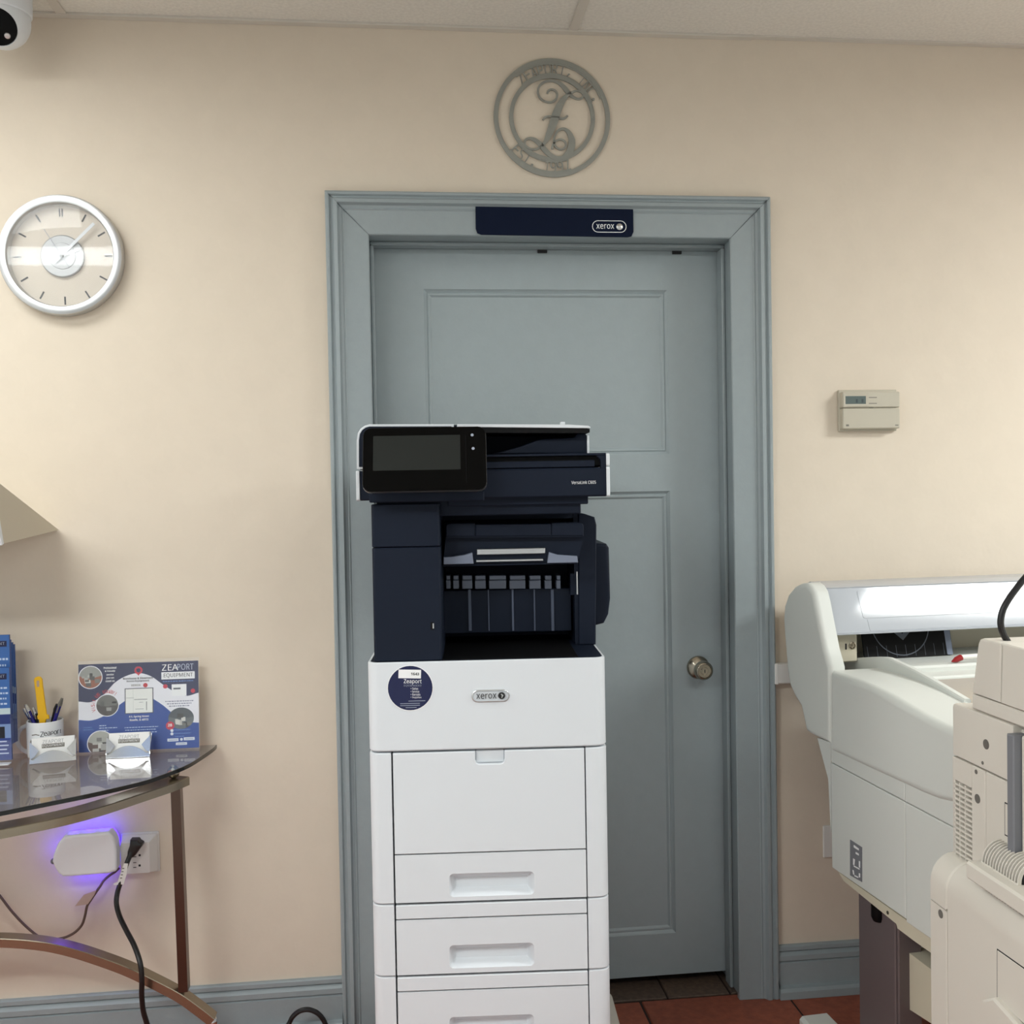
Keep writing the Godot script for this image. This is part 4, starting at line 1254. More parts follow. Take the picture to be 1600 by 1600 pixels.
# ---------------------------------------------------------------- printed pictures
func poster_print() -> ImageTexture:
	var w := 620
	var h := 470
	var im := Image.create(w, h, false, Image.FORMAT_RGB8)
	var navy := rgb(18, 29, 76)
	var blue := rgb(8, 66, 152)
	var white := rgb(232, 233, 240)
	var upper := [0.42, 0.43, 0.36, 0.22, 0.145, 0.12, 0.16, 0.26, 0.35, 0.40, 0.37]
	var lower := [0.63, 0.64, 0.60, 0.51, 0.42, 0.37, 0.41, 0.50, 0.62, 0.69, 0.715]
	var up := []
	var lo := []
	for x in w:
		var f := float(x) / w * 10.0
		var i := mini(int(f), 9)
		up.append(cubic_interpolate(upper[i], upper[i + 1], upper[maxi(i - 1, 0)], upper[mini(i + 2, 10)], f - i) * h)
		lo.append(cubic_interpolate(lower[i], lower[i + 1], lower[maxi(i - 1, 0)], lower[mini(i + 2, 10)], f - i) * h)
	for y in h:
		for x in w:
			im.set_pixel(x, y, navy if y < up[x] else (white if y < lo[x] else blue))
	# photographs in round frames: plain blocks of machines, walls and floor
	var rng := RandomNumberGenerator.new()
	rng.seed = 11
	for c in [[0.098, 0.15, 0.100, 0], [0.236, 0.475, 0.097, 1], [0.178, 0.905, 0.112, 2], [0.85, 0.655, 0.108, 3]]:
		var cx: float = c[0] * w
		var cy: float = c[1] * h
		var r: float = c[2] * w
		var ry := r * (0.86 if c[3] == 3 else 1.0)
		var top: Color = [rgb(150, 152, 146), rgb(108, 108, 104), rgb(178, 180, 172), rgb(70, 78, 84)][c[3]]
		var bot: Color = [rgb(150, 92, 70), rgb(70, 64, 62), rgb(104, 84, 78), rgb(96, 104, 108)][c[3]]
		var blocks := []
		for k in 9:
			var gr := rng.randf_range(0.12, 0.85)
			blocks.append([rng.randf_range(-0.8, 0.6), rng.randf_range(-0.5, 0.5), rng.randf_range(0.2, 0.5), rng.randf_range(0.15, 0.5), Color(gr, gr, gr * 0.97)])
		for y in range(maxi(0, int(cy - ry)), mini(h, int(cy + ry) + 1)):
			for x in range(maxi(0, int(cx - r)), mini(w, int(cx + r) + 1)):
				var nx := (x - cx) / r
				var ny := (y - cy) / ry
				var d := sqrt(nx * nx + ny * ny)
				if d > 1.0:
					continue
				if d > 0.93 and c[3] != 3:
					im.set_pixel(x, y, Color(0.93, 0.94, 0.96))
					continue
				var col := top if ny < 0.15 - absf(nx) * 0.3 else bot
				for b in blocks:
					if nx > b[0] and nx < b[0] + b[2] and ny > b[1] and ny < b[1] + b[3]:
						col = b[4]
				im.set_pixel(x, y, col)
	var rect := func(a: float, b: float, c: float, d: float, col: Color) -> void:
		im.fill_rect(Rect2i(int(a * w), int(b * h), maxi(1, int((c - a) * w)), maxi(1, int((d - b) * h))), col)
	# street map
	rect.call(0.383, 0.292, 0.622, 0.585, rgb(60, 64, 78))
	rect.call(0.390, 0.300, 0.615, 0.575, rgb(234, 236, 232))
	rect.call(0.46, 0.42, 0.57, 0.428, rgb(110, 114, 116))
	rect.call(0.395, 0.40, 0.46, 0.406, rgb(150, 152, 152))
	rect.call(0.50, 0.455, 0.535, 0.461, rgb(140, 144, 146))
	rect.call(0.56, 0.45, 0.568, 0.55, rgb(120, 124, 126))
	rect.call(0.45, 0.30, 0.454, 0.575, rgb(206, 210, 206))
	rect.call(0.47, 0.53, 0.54, 0.536, rgb(120, 124, 128))
	# printer picture, boxes, pills
	rect.call(0.775, 0.265, 0.90, 0.40, rgb(238, 240, 242))
	rect.call(0.79, 0.305, 0.85, 0.325, rgb(80, 86, 96))
	rect.call(0.69, 0.122, 0.972, 0.207, rgb(240, 241, 244))
	for q in [[0.735, 0.885, 0.83, 0.92], [0.872, 0.878, 0.965, 0.914], [0.805, 0.932, 0.90, 0.962]]:
		rect.call(q[0], q[1], q[2], q[3], rgb(222, 228, 238))
		rect.call(q[0] + 0.012, q[1] + 0.014, q[2] - 0.012, q[1] + 0.022, rgb(120, 140, 180))
	# lines of fine print
	for q in [[0.72, 0.455, 0.96, 0], [0.735, 0.482, 0.94, 0], [0.75, 0.509, 0.92, 0], [0.38, 0.735, 0.66, 1], [0.385, 0.765, 0.645, 1], [0.38, 0.795, 0.65, 1], [0.46, 0.825, 0.56, 1], [0.17, 0.70, 0.23, 1], [0.17, 0.728, 0.32, 1], [0.17, 0.757, 0.25, 1], [0.04, 0.715, 0.11, 2], [0.04, 0.742, 0.12, 2], [0.79, 0.785, 0.93, 2], [0.79, 0.825, 0.93, 2], [0.80, 0.858, 0.88, 2], [0.70, 0.224, 0.96, 2]]:
		var x: float = q[0]
		while x < q[2]:
			var l := rng.randf_range(0.008, 0.022)
			rect.call(x, q[1], minf(x + l, q[2]), q[1] + 0.011, [rgb(110, 114, 140), rgb(190, 206, 232), rgb(96, 136, 200)][q[3]])
			x += l + 0.005
	# red pin, dots and badge
	for q in [[0.497, 0.088, 0.034, 0.018], [0.72, 0.283, 0.019, 0.0], [0.952, 0.345, 0.019, 0.0], [0.757, 0.735, 0.036, 0.0], [0.772, 0.792, 0.013, 0.0], [0.772, 0.83, 0.013, 0.0], [0.851, 0.897, 0.012, 0.0]]:
		var r: float = q[2] * w
		for y in range(maxi(0, int(q[1] * h - r)), int(q[1] * h + r) + 1):
			for x in range(int(q[0] * w - r), int(q[0] * w + r) + 1):
				var d := Vector2(x - q[0] * w, y - q[1] * h).length()
				if d < r and d > q[3] * w and x < w and y < h:
					im.set_pixel(x, y, rgb(196, 38, 66) if q[1] < 0.78 else rgb(225, 232, 242))
	for y in range(int(0.12 * h), int(0.15 * h)):
		var s := int((0.15 * h - y) * 0.7)
		for x in range(-s, s + 1):
			im.set_pixel(int(0.497 * w) + x, y, rgb(196, 38, 66))
	im.generate_mipmaps()
	return ImageTexture.create_from_image(im)

func brochure_print(kind: int) -> ImageTexture:
	var w := 100
	var h := 210
	var im := Image.create(w, h, false, Image.FORMAT_RGB8)
	im.fill(rgb(58, 104, 172))
	var rng := RandomNumberGenerator.new()
	rng.seed = 20 + kind
	for k in 4:
		var x := 58
		while x < 92:
			var l := rng.randi_range(3, 9)
			im.fill_rect(Rect2i(x, 44 + k * 12, mini(l, 96 - x), 4), rgb(196, 212, 236))
			x += l + 2
	im.fill_rect(Rect2i(0, 92, w, 22), rgb(196, 214, 220))
	im.fill_rect(Rect2i(0, 106, w, 22), rgb(34, 52, 118))
	im.fill_rect(Rect2i(0, 128, w, 32), rgb(126, 152, 200))
	im.fill_rect(Rect2i(66, 134, 20, 26), rgb(30, 30, 40))
	im.fill_rect(Rect2i(0, 160, w, 50), rgb(46, 66, 138))
	for k in 4:
		im.fill_rect(Rect2i(60, 166 + k * 9, 30 + 4 * (k % 2), 3), rgb(200, 212, 236))
	return ImageTexture.create_from_image(im)

func picture(tex: Texture2D, rough := 0.3) -> StandardMaterial3D:
	var m := StandardMaterial3D.new()
	m.albedo_texture = tex
	m.roughness = rough
	return m

func quad(called: String, s: Vector2, x: Transform3D, m: Material, parent: Node3D) -> MeshInstance3D:
	var q := QuadMesh.new()
	q.size = s
	var o := part(called, q, m, parent)
	o.transform = x
	return o

func build_table_items() -> void:
	var y0 := GLASS_TOP
	# poster in a clear stand
	var bl := wy(125, 1174.5, y0 + 0.004)
	var br := wy(312.3, 1166.5, y0 + 0.004)
	var ux := (br - bl)
	var w := ux.length()
	ux = ux / w
	var lean := deg_to_rad(4.0)
	var uz := ux.cross(Vector3.UP).normalized()
	uz = Vector3(-uz.x, 0, -uz.z) if uz.z < 0 else uz
	var bs := Basis(ux, Vector3.UP, uz).orthonormalized() * Basis(Vector3.RIGHT, -lean)
	var mid := (bl + br) / 2
	mid.y = y0
	mid.z = maxf(mid.z, 0.052)
	var top := wz(118, 1038.5, mid.z - 0.018)
	var h := (top.y - y0 - 0.004) / cos(lean)
	var t := thing("poster_stand", "blue and white advertising poster in a clear acrylic stand on the glass table", "sign", Transform3D(bs, mid))
	part("acrylic_front", geo().box(Vector3(0, h / 2 + 0.006, 0.0012), Vector3(w + 0.004, h + 0.012, 0.0016), 0.0004), M.acrylic, t)
	part("acrylic_back", geo().box(Vector3(0, h / 2 + 0.006, -0.003), Vector3(w + 0.004, h + 0.012, 0.002), 0.0004), M.acrylic, t)
	var pf := part("poster", geo().box(Vector3(0, h / 2 + 0.004, -0.0012), Vector3(w, h, 0.0006)), M.paper, t)
	quad("print", Vector2(w, h), Transform3D(Basis.IDENTITY, Vector3(0, h / 2 + 0.004, -0.0007)), picture(poster_print(), 0.35), pf)
	part("acrylic_foot", geo().box(Vector3(0, 0.0014, 0.008), Vector3(w + 0.004, 0.002, 0.03), 0.0005), M.acrylic, t)
	var words := [["ZEA", 0.762, 0.068, 0.135, 0.072, M.print_white, false], ["PORT", 0.892, 0.066, 0.135, 0.068, M.print_pale, false], ["EQUIPMENT", 0.831, 0.164, 0.245, 0.055, M.ink, false], ["Professional", 0.262, 0.048, 0.105, 0.026, M.print_white, true], ["& friendly", 0.262, 0.088, 0.085, 0.026, M.print_white, true], ["service", 0.262, 0.125, 0.06, 0.022, M.print_white, true], ["you can", 0.262, 0.168, 0.065, 0.022, M.print_white, true], ["count on", 0.262, 0.20, 0.075, 0.022, M.print_white, true], ["Warehouse & Showroom", 0.492, 0.178, 0.25, 0.026, M.ink, true], ["Xerox Equipment", 0.492, 0.212, 0.19, 0.028, M.ink, true], ["XEROX", 0.475, 0.258, 0.08, 0.022, M.ink_grey, true], ["8 S. Spring Street", 0.50, 0.618, 0.165, 0.028, M.print_white, true], ["Roselle, IL 60172", 0.50, 0.655, 0.155, 0.028, M.print_white, true], ["28", 0.757, 0.73, 0.035, 0.032, M.print_white, true]]
	for q in words:
		lettering(q[0], Vector3((q[1] - 0.5) * w, 0.004 + h * (1.0 - q[2]), -0.0006), q[3] * w, q[4] * h, q[5], pf, Basis.IDENTITY, 0.0003, "Droid Sans", q[6])
	var vt := "Visit us today!"
	for k in vt.length():
		if vt[k] != " ":
			var a := deg_to_rad(200.0 - 10.5 * k)
			lettering(vt[k], Vector3((0.236 - 0.5 + 0.118 * cos(a)) * w, 0.004 + h * (1.0 - 0.475) + 0.118 * w * sin(a), -0.0006), -1.0, 0.0085, M.print_red, pf, Basis(Vector3.BACK, a - PI / 2), 0.0003)
	part("brand_globe", geo().prism(circle(Vector2((0.555 - 0.5) * w, 0.004 + h * (1 - 0.262)), 0.0055, 20), Transform3D.IDENTITY, -0.0007, -0.0004), M.print_red, pf)
	# mug with pens
	var mp := wy(71, 1177, y0)
	mp.z = 0.054
	mp.x = wz(71, 1150, mp.z).x
	var mh := wz(71, 1124, mp.z).y - y0
	var mr := (wz(99, 1140, mp.z).x - wz(43, 1140, mp.z).x) / 2
	t = thing("mug", "white mug with dark lettering holding pens on the glass table", "mug", Transform3D(Basis.IDENTITY, Vector3(mp.x, y0, mp.z)))
	part("cup", geo().lathe([Vector2(0, 0.0005), Vector2(mr - 0.006, 0.0005), Vector2(mr - 0.001, 0.004), Vector2(mr, 0.012), Vector2(mr, mh - 0.002), Vector2(mr - 0.0015, mh), Vector2(mr - 0.004, mh - 0.002), Vector2(mr - 0.0045, 0.008), Vector2(0, 0.006)], Transform3D.IDENTITY, 36), M.ceramic, t, 40)
	var hd := []
	for k in 11:
		var a := PI / 2 + PI * k / 10
		hd.append(Basis(Vector3.UP, deg_to_rad(-14)) * Vector3(-mr + 0.003 + 0.037 * cos(a), mh * 0.46 + 0.034 * sin(a), 0.0))
	part("handle", geo().tube(hd, 0.0055, 10), M.ceramic, t)
	var txt := "Zeaport"
	for k in txt.length():
		var a := deg_to_rad(8.0 + 10.5 * k)
		lettering(txt[k], Vector3(mr * sin(a), mh * 0.70, mr * cos(a)), -1.0, 0.0125 if k == 0 else 0.0095, M.ink, t, Basis(Vector3.UP, a), 0.0003)
	part("emblem", geo().tube([Vector3(-0.018, mh * 0.68, mr * 0.93), Vector3(-0.008, mh * 0.70, mr * 0.99), Vector3(0.0, mh * 0.675, mr)], 0.0012, 6), M.ink_grey, t)
	var ym := y0 + mh
	var mx := Vector3(mp.x, 0, mp.z)
	var pens := [["blue ballpoint pen with a chrome clip leaning to the left in the mug", [40, 1101], Vector3(0.012, 0, 0.008), M.pen_blue, M.chrome], ["silver pen lying lowest against the mug's left rim", [37, 1107], Vector3(0.006, 0, -0.012), M.chrome, M.chrome], ["dark pen standing behind the yellow scraper", [52, 1105], Vector3(0.008, 0, 0.002), M.ink, M.chrome], ["blue pen with a grey clip leaning to the right in the mug", [97, 1091], Vector3(-0.004, 0, 0.006), M.pen_blue, M.ink_grey], ["thin dark pen beside the right-leaning blue pen", [89, 1100], Vector3(-0.004, 0, -0.006), M.ink, M.ink]]
	for e in pens:
		var tip := wz(e[1][0], e[1][1], mp.z + e[2].z * 0.5)
		var foot: Vector3 = Vector3(mp.x, y0 + 0.012, mp.z) + Vector3(e[2].x * 0.6, 0, e[2].z)
		var d := tip - foot
		var p := thing("pen", e[0], "pen", Transform3D(Basis.IDENTITY, foot), "pens in the white mug")
		part("barrel", geo().tube([Vector3.ZERO, d * 0.08, d * 0.86], [0.0018, 0.0048, 0.0048], 10), e[3], p)
		part("cap", geo().tube([d * 0.86, d * 0.9, d], [0.0052, 0.0052, 0.003], 10), e[4], p)
		part("clip", geo().tube([d * 0.98 + Vector3(0, 0, 0.006), d * 0.74 + Vector3(0, 0, 0.0065)], 0.0016, 6), e[4], p)
	# yellow scraper
	var ys := [[53, 1062], [55, 1058.5], [59, 1057], [63, 1057.5], [66, 1061], [67, 1072], [73, 1116], [76.5, 1117.5], [77, 1123], [72, 1124], [70, 1135], [62, 1135], [61, 1124.5], [59, 1124], [58, 1118.5], [59.5, 1117], [56, 1085]]
	var yz := mp.z + 0.018
	var sp := PackedVector2Array()
	for q in ys:
		var c := wz(q[0], q[1], yz)
		sp.append(Vector2(c.x, c.y))
	t = thing("scraper", "bright yellow flat-handled scraper standing in the white mug", "scraper", Transform3D(Basis.IDENTITY, Vector3(mp.x, y0 + 0.02, yz)))
	wpart("handle", geo().prism(sp, Transform3D.IDENTITY, yz - 0.004, yz + 0.002, 0.0012, 0.0012), M.yellow, t)
	var hc := wz(59.8, 1068, yz)
	wpart("hang_hole", geo().prism(rrect(Vector2(hc.x, hc.y), Vector2(0.006, 0.016), 0.0029), Transform3D.IDENTITY, yz + 0.0015, yz + 0.0024), M.kraft, t)
	wpart("blade", geo().box(Vector3(wz(66, 1135, yz).x, ym - 0.03, yz - 0.001), Vector3(0.016, 0.07, 0.001)), M.silver, t)
	# two card holders with cards
	for e in [[[46, 1195], [119, 1188], "white business cards in the chrome holder before the mug", "chrome business card holder standing before the white mug"], [[165, 1186], [234, 1182.5], "white business cards in the chrome holder before the poster", "chrome business card holder standing before the poster stand"]]:
		var a := wy(e[0][0], e[0][1], y0)
		var b := wy(e[1][0], e[1][1], y0)
		var dx := (b - a)
		var cw := dx.length()
		dx = dx / cw
		var cb := Basis(dx, Vector3.UP, dx.cross(Vector3.UP))
		var ct := Transform3D(cb, (a + b) / 2)
		t = thing("card_holder", e[3], "card holder", ct, "chrome card holders")
		var ln := Basis(Vector3.RIGHT, deg_to_rad(-12))
		var lip := PackedVector2Array([Vector2(-cw / 2, 0.0), Vector2(cw / 2, 0.0), Vector2(cw / 2, 0.012)])
		for k in 13:
			var f := 1.0 - k / 6.0
			lip.append(Vector2(f * cw * 0.42, 0.010 + 0.019 * (1.0 - f * f)))
		lip.append(Vector2(-cw / 2, 0.012))
		part("front_lip", geo().prism(lip, Transform3D(ln, Vector3.ZERO), -0.0008, 0.0, 0.0004), M.chrome, t)
		part("base", geo().box(Vector3(0, 0.0008, -0.016), Vector3(cw, 0.0014, 0.033), 0.0004), M.chrome, t)
		part("back_rest", geo().box(Vector3(0, 0.022, 0), Vector3(cw, 0.044, 0.001), 0.0003), M.chrome, t).transform = Transform3D(ln, Vector3(0, 0.001, -0.031))
		for s in [-1.0, 1.0]:
			part("wing", geo().prism(PackedVector2Array([Vector2(0.0, 0.0), Vector2(-0.034, 0.0), Vector2(-0.042, 0.05), Vector2(-0.030, 0.051), Vector2(-0.003, 0.014)]), Transform3D(SIDE, Vector3(s * (cw / 2 - 0.0005), 0, 0)), -0.0006, 0.0006), M.chrome, t)
		for s in [-1.0, 1.0]:
			part("fold", geo().prism(PackedVector2Array([Vector2(s * cw * 0.5, 0.011), Vector2(s * cw * 0.5, 0.052), Vector2(s * cw * 0.30, 0.030), Vector2(s * cw * 0.40, 0.016)]), Transform3D(ln, Vector3(0, 0, -0.002)), -0.0008, 0.0), M.chrome, t)
		var c := thing("business_cards", e[2], "cards", ct, "stacks of business cards")
		var cd := part("card_stack", geo().box(Vector3(0, 0.0275, 0), Vector3(cw * 0.93, 0.054, 0.016), 0.0006), M.card, c)
		cd.transform = Transform3D(ln, Vector3(0, 0.002, -0.018))
		lettering("ZEAPORT", Vector3(0, 0.0445, 0.008), cw * 0.46, 0.0085, M.ink_pale, cd, Basis.IDENTITY, 0.0002)
		part("name_box", geo().box(Vector3(0, 0.0345, 0.008), Vector3(cw * 0.49, 0.0095, 0.0003)), M.ink_grey, cd)
		lettering("EQUIPMENT", Vector3(0, 0.0345, 0.0081), cw * 0.46, 0.0065, M.print_white, cd, Basis.IDENTITY, 0.0002)
	# brochure rack at the table's left
	var rk := wz(15, 1120, 0.115)
	t = thing("brochure_rack", "clear two-tier acrylic brochure rack on the glass table beside the mug", "rack", Transform3D(Basis.IDENTITY, Vector3(rk.x - 0.055, y0, 0.088)))
	part("base", geo().box(Vector3(0, 0.002, 0.0), Vector3(0.116, 0.003, 0.064), 0.0006), M.acrylic, t)
	part("back", geo().box(Vector3(0, 0.12, -0.031), Vector3(0.116, 0.236, 0.002), 0.0005), M.acrylic, t)
	part("side_wall", geo().box(Vector3(0.058, 0.06, 0.0), Vector3(0.002, 0.115, 0.062), 0.0005), M.acrylic, t)
	part("side_wall", geo().box(Vector3(-0.058, 0.06, 0.0), Vector3(0.002, 0.115, 0.062), 0.0005), M.acrylic, t)
	part("pocket_front", geo().box(Vector3(0, 0.03, 0.031), Vector3(0.116, 0.056, 0.002), 0.0005), M.acrylic, t)
	part("front_ledge", geo().box(Vector3(0, 0.0045, 0.042), Vector3(0.116, 0.003, 0.02), 0.0006), M.white, t)
	var tiers := [[0.116, 14.0, 1043.0, 0.768, "front pocket"], [0.094, 14.0, 992.0, 0.80, "raised pocket"], [0.085, 16.0, 1000.0, 0.80, "raised pocket, second from its front"], [0.076, 19.0, 1004.0, 0.80, "raised pocket, third from its front"], [0.067, 22.0, 1007.0, 0.80, "raised pocket, at its back"]]
	for k in tiers.size():
		var e = tiers[k]
		var c := wz(e[1], e[2], e[0])
		var bh: float = c.y - e[3]
		var bt := thing("brochure", "blue printed brochure in the " + e[4] + " of the acrylic rack", "brochure", Transform3D(Basis.IDENTITY, Vector3(c.x - 0.05, e[3], e[0])), "brochures in the acrylic rack")
		part("sheets", geo().box(Vector3(0, bh / 2, -0.004), Vector3(0.1, bh, 0.007), 0.0004), M.brochure, bt)
		quad("cover_print", Vector2(0.1, bh), Transform3D(Basis.IDENTITY, Vector3(0, bh / 2, -0.0003)), picture(brochure_print(k), 0.3), bt)
		if k < 2:
			part("title_box", geo().box(Vector3(0.007, bh - 0.021, 0.0), Vector3(0.074, 0.014, 0.0006)), M.print_navy, bt)
			lettering("EQUIPMENT", Vector3(0.007, bh - 0.021, 0.0003), 0.066, 0.0085, M.print_grey, bt, Basis.IDENTITY, 0.0003)

# ---------------------------------------------------------------- things on the wall
func build_wall_items() -> void:
	var I := Transform3D.IDENTITY
	var front := Basis(Vector3.RIGHT, Vector3.BACK, Vector3.DOWN)        # a lathe's axis out of the wall
	# clock
	var c := wz(94, 398, 0.03)
	var R := (wz(192, 398, 0.03).x - wz(-4, 398, 0.03).x) / 2
	var t := thing("wall_clock", "round silver-rimmed wall clock with thin hour marks and a metal centre disc", "clock", Transform3D(Basis.IDENTITY, Vector3(c.x, c.y, 0)))
	var fx := Transform3D(front, Vector3.ZERO)
	part("rim", geo().lathe([Vector2(R * 0.99, 0.002), Vector2(R, 0.006), Vector2(R, 0.026), Vector2(R * 0.985, 0.032), Vector2(R * 0.93, 0.035), Vector2(R * 0.865, 0.033), Vector2(R * 0.85, 0.029), Vector2(R * 0.845, 0.012), Vector2(R * 0.845, 0.002), Vector2(R * 0.99, 0.002)], fx, 72), M.rim_silver, t, 35)
	part("dial", geo().lathe([Vector2(0, 0.004), Vector2(R * 0.85, 0.004), Vector2(R * 0.85, 0.008), Vector2(0, 0.008)], fx, 64), M.dial, t)
	part("centre_disc", geo().lathe([Vector2(0, 0.008), Vector2(R * 0.35, 0.008), Vector2(R * 0.352, 0.0145), Vector2(R * 0.335, 0.016), Vector2(R * 0.22, 0.0155), Vector2(R * 0.215, 0.017), Vector2(0, 0.017)], fx, 56), M.brushed, t)
	for k in 12:
		var a := PI / 2 - TAU * k / 12 + 0.02
		var b := Basis(Vector3.BACK, a)
		for s in ([-0.003, 0.003] if k == 0 else [0.0]):
			var m := part("hour_mark", geo().box(Vector3.ZERO, Vector3(R * 0.135, 0.0038 if k else 0.003, 0.001)), M.ink, t)
			m.transform = Transform3D(b, b * Vector3(R * 0.735, s, 0.0084))
	var hands := [["minute_hand", [147, 349], 0.0075, 0.021, M.white, -0.20], ["hour_hand", [124, 389], 0.008, 0.019, M.white, -0.12], ["second_hand", [69, 358], 0.0012, 0.023, M.print_grey, -0.45]]
	for h in hands:
		var p := wz(h[1][0], h[1][1], 0.02) - Vector3(c.x, c.y, 0)
		var v := Vector2(p.x, p.y)
		var b := Basis(Vector3.BACK, v.angle())
		var l := v.length()
		part(h[0], geo().box(Vector3.ZERO, Vector3(l * (1.0 - h[5]), h[2], 0.0012), 0.0003), h[4], t).transform = Transform3D(b, b * Vector3(l * (1.0 + h[5]) / 2, 0, h[3]))
	part("hub", geo().lathe([Vector2(0, 0.017), Vector2(0.005, 0.017), Vector2(0.005, 0.025), Vector2(0, 0.0255)], fx, 16), M.ink, t)
	var dome := []
	for k in 9:
		var f := 1.0 - k / 8.0
		dome.append(Vector2(R * 0.86 * f, 0.0285 + 0.014 * (1.0 - f * f)))
	for k in 9:
		var f := k / 8.0
		dome.append(Vector2(R * 0.86 * f, 0.0275 + 0.014 * (1.0 - f * f)))
	part("glass", geo().lathe(dome, fx, 64), M.clock_glass, t, 60)
	# pierced metal monogram over the door
	var s := wz(863, 184, 0.006)
	var px := (wz(953, 184, 0.006).x - wz(773, 184, 0.006).x) / 180.0
	t = thing("monogram_sign", "round pierced metal sign with a script Z above the grey door", "sign", Transform3D(Basis.IDENTITY, Vector3(s.x, s.y, 0.003)))
	var th := 0.003
	var ring := func(r0: float, r1: float) -> Geo:
		return geo().lathe([Vector2(r0 * px, 0), Vector2(r1 * px, 0), Vector2(r1 * px, th), Vector2(r0 * px, th), Vector2(r0 * px, 0)], fx, 72)
	part("outer_ring", ring.call(84.0, 91.0), M.sign_metal, t)
	part("inner_ring", ring.call(60.5, 67.0), M.sign_metal, t)
	# thicker band above and below the letters
	for e in [[81.5, 86.0, 22.0, 131.0], [64.0, 68.5, 22.0, 131.0], [81.5, 86.0, 217.0, 290.0], [64.0, 68.5, 217.0, 290.0]]:
		var p := []
		var wd := []
		for k in 31:
			var a := deg_to_rad(lerpf(e[2], e[3], k / 30.0))
			p.append(Vector2(cos(a), sin(a)) * (e[0] + e[1]) / 2 * px)
			wd.append((e[1] - e[0]) * px)
		part("band", geo().strokes(p, wd, I, 0.0, th - 0.0006), M.sign_metal, t)
	for e in [["ZEAPORT, INC.", 129.0, 25.0, 1.0], ["EST. 1997", 221.0, 287.0, -1.0]]:
		var str_: String = e[0]
		for k in str_.length():
			if str_[k] == " ":
				continue
			var a := deg_to_rad(lerpf(e[1], e[2], float(k) / (str_.length() - 1)))
			var small := str_[k] == "." or str_[k] == ","
			var rr := (71.5 if e[3] > 0 else 80.0) if small else 75.0
			lettering(str_[k], Vector3(cos(a), sin(a), 0) * rr * px, (4.0 if small else (3.0 if str_[k] == "I" else (4.0 if str_[k] == "1" else 9.6))) * px, (4.5 if small else 18.0) * px, M.sign_metal, t, Basis(Vector3.BACK, a - PI / 2 * e[3]), th - 0.0003, "Droid Sans", false, "letter")
	# the Z, drawn from crop pixels (7.62 to a photograph pixel)
	var z1 := [[655, 510, 22], [668, 478, 22], [705, 460, 22], [750, 475, 22], [772, 515, 24], [755, 575, 24], [700, 610, 24], [630, 605, 24], [570, 565, 24], [543, 500, 26], [560, 430, 26], [615, 380, 28], [690, 360, 28], [760, 368, 32], [820, 400, 44], [870, 450, 56], [915, 505, 50], [965, 545, 30], [1020, 565, 24], [1066, 552, 22], [1082, 518, 22], [1060, 482, 22], [1010, 470, 22], [955, 485, 26], [905, 515, 36], [850, 570, 60], [800, 650, 84], [760, 740, 96], [725, 840, 96], [690, 930, 86], [655, 1010, 66], [620, 1075, 44], [575, 1125, 30], [520, 1160, 24], [460, 1165, 24], [405, 1140, 24], [375, 1100, 26], [390, 1055, 28], [440, 1038, 32], [500, 1055, 46], [560, 1105, 60], [615, 1170, 60], [680, 1230, 56], [750, 1265, 54], [825, 1262, 60], [890, 1210, 76], [930, 1130, 84], [938, 1050, 78], [910, 970, 56], [865, 925, 36], [815, 920, 28], [765, 950, 26], [735, 1010, 24], [725, 1075, 24], [745, 1130, 24], [795, 1158, 24], [845, 1145, 24], [868, 1105, 24], [850, 1062, 22], [805, 1042, 22], [755, 1055, 22], [718, 1090, 24], [703, 1140, 26], [705, 1160, 28]]
	var z2 := [[598, 820, 22], [618, 792, 24], [655, 778, 22], [710, 778, 22], [770, 788, 22], [825, 800, 24], [865, 788, 26], [893, 762, 22]]
	for zz in [z1, z2]:
		var p := []
		var wd := []
		for q in zz:
			p.append(Vector2((770.0 + q[0] / 7.62 - 863.0) * px, -(80.0 + q[1] / 7.62 - 184.0) * px))
			wd.append(q[2] / 7.62 * px)
		part("monogram", geo().strokes(smooth(p, 4), smoothf(wd, 4), I, 0.0, th + 0.0004), M.sign_metal, t)
	# navy plate on the door head
	var zp := 0.017
	var o := []
	for q in [[743, 322.5], [989.5, 327], [990, 362], [987, 369], [981, 370.5], [752, 366.5], [746, 364], [743.5, 357]]:
		var w := wz(q[0], q[1], zp + 0.004)
		o.append(Vector2(w.x, w.y))
	var ctr := wz(866, 346, zp)
	t = thing("brand_plate", "navy plate with a small outlined logo fixed to the door casing's head", "sign", Transform3D(Basis.IDENTITY, Vector3(ctr.x, ctr.y, zp)))
	wpart("plate", geo().prism(PackedVector2Array(o), I, zp, zp + 0.004, 0.0008), M.sign_navy, t)
	var lc := wz(952, 354, zp + 0.004)
	var sc := wz(978.5, 354, zp).x - wz(926, 354, zp).x
	var cap := []
	for q in rrect(Vector2.ZERO, Vector2(sc, sc * 0.33), sc * 0.164, 7):
		cap.append(Vector3(lc.x + q.x, lc.y + q.y, zp + 0.0042))
	wpart("logo_outline", geo().sweep(cap, PackedVector2Array([Vector2(-0.0008, -0.0004), Vector2(0.0008, -0.0004), Vector2(0.0008, 0.0004), Vector2(-0.0008, 0.0004)]), Vector3.BACK, true), M.silver, t)
	lettering("xerox", lc - t.position + Vector3(-sc * 0.12, 0, 0), sc * 0.53, sc * 0.135, M.silver, t, Basis.IDENTITY, 0.0006)
	wpart("logo_globe", geo().lathe([Vector2(0, 0), Vector2(sc * 0.095, 0), Vector2(sc * 0.06, 0.002), Vector2(0, 0.003)], Transform3D(front, Vector3(lc.x + sc * 0.305, lc.y, zp + 0.004)), 24), M.silver, t)
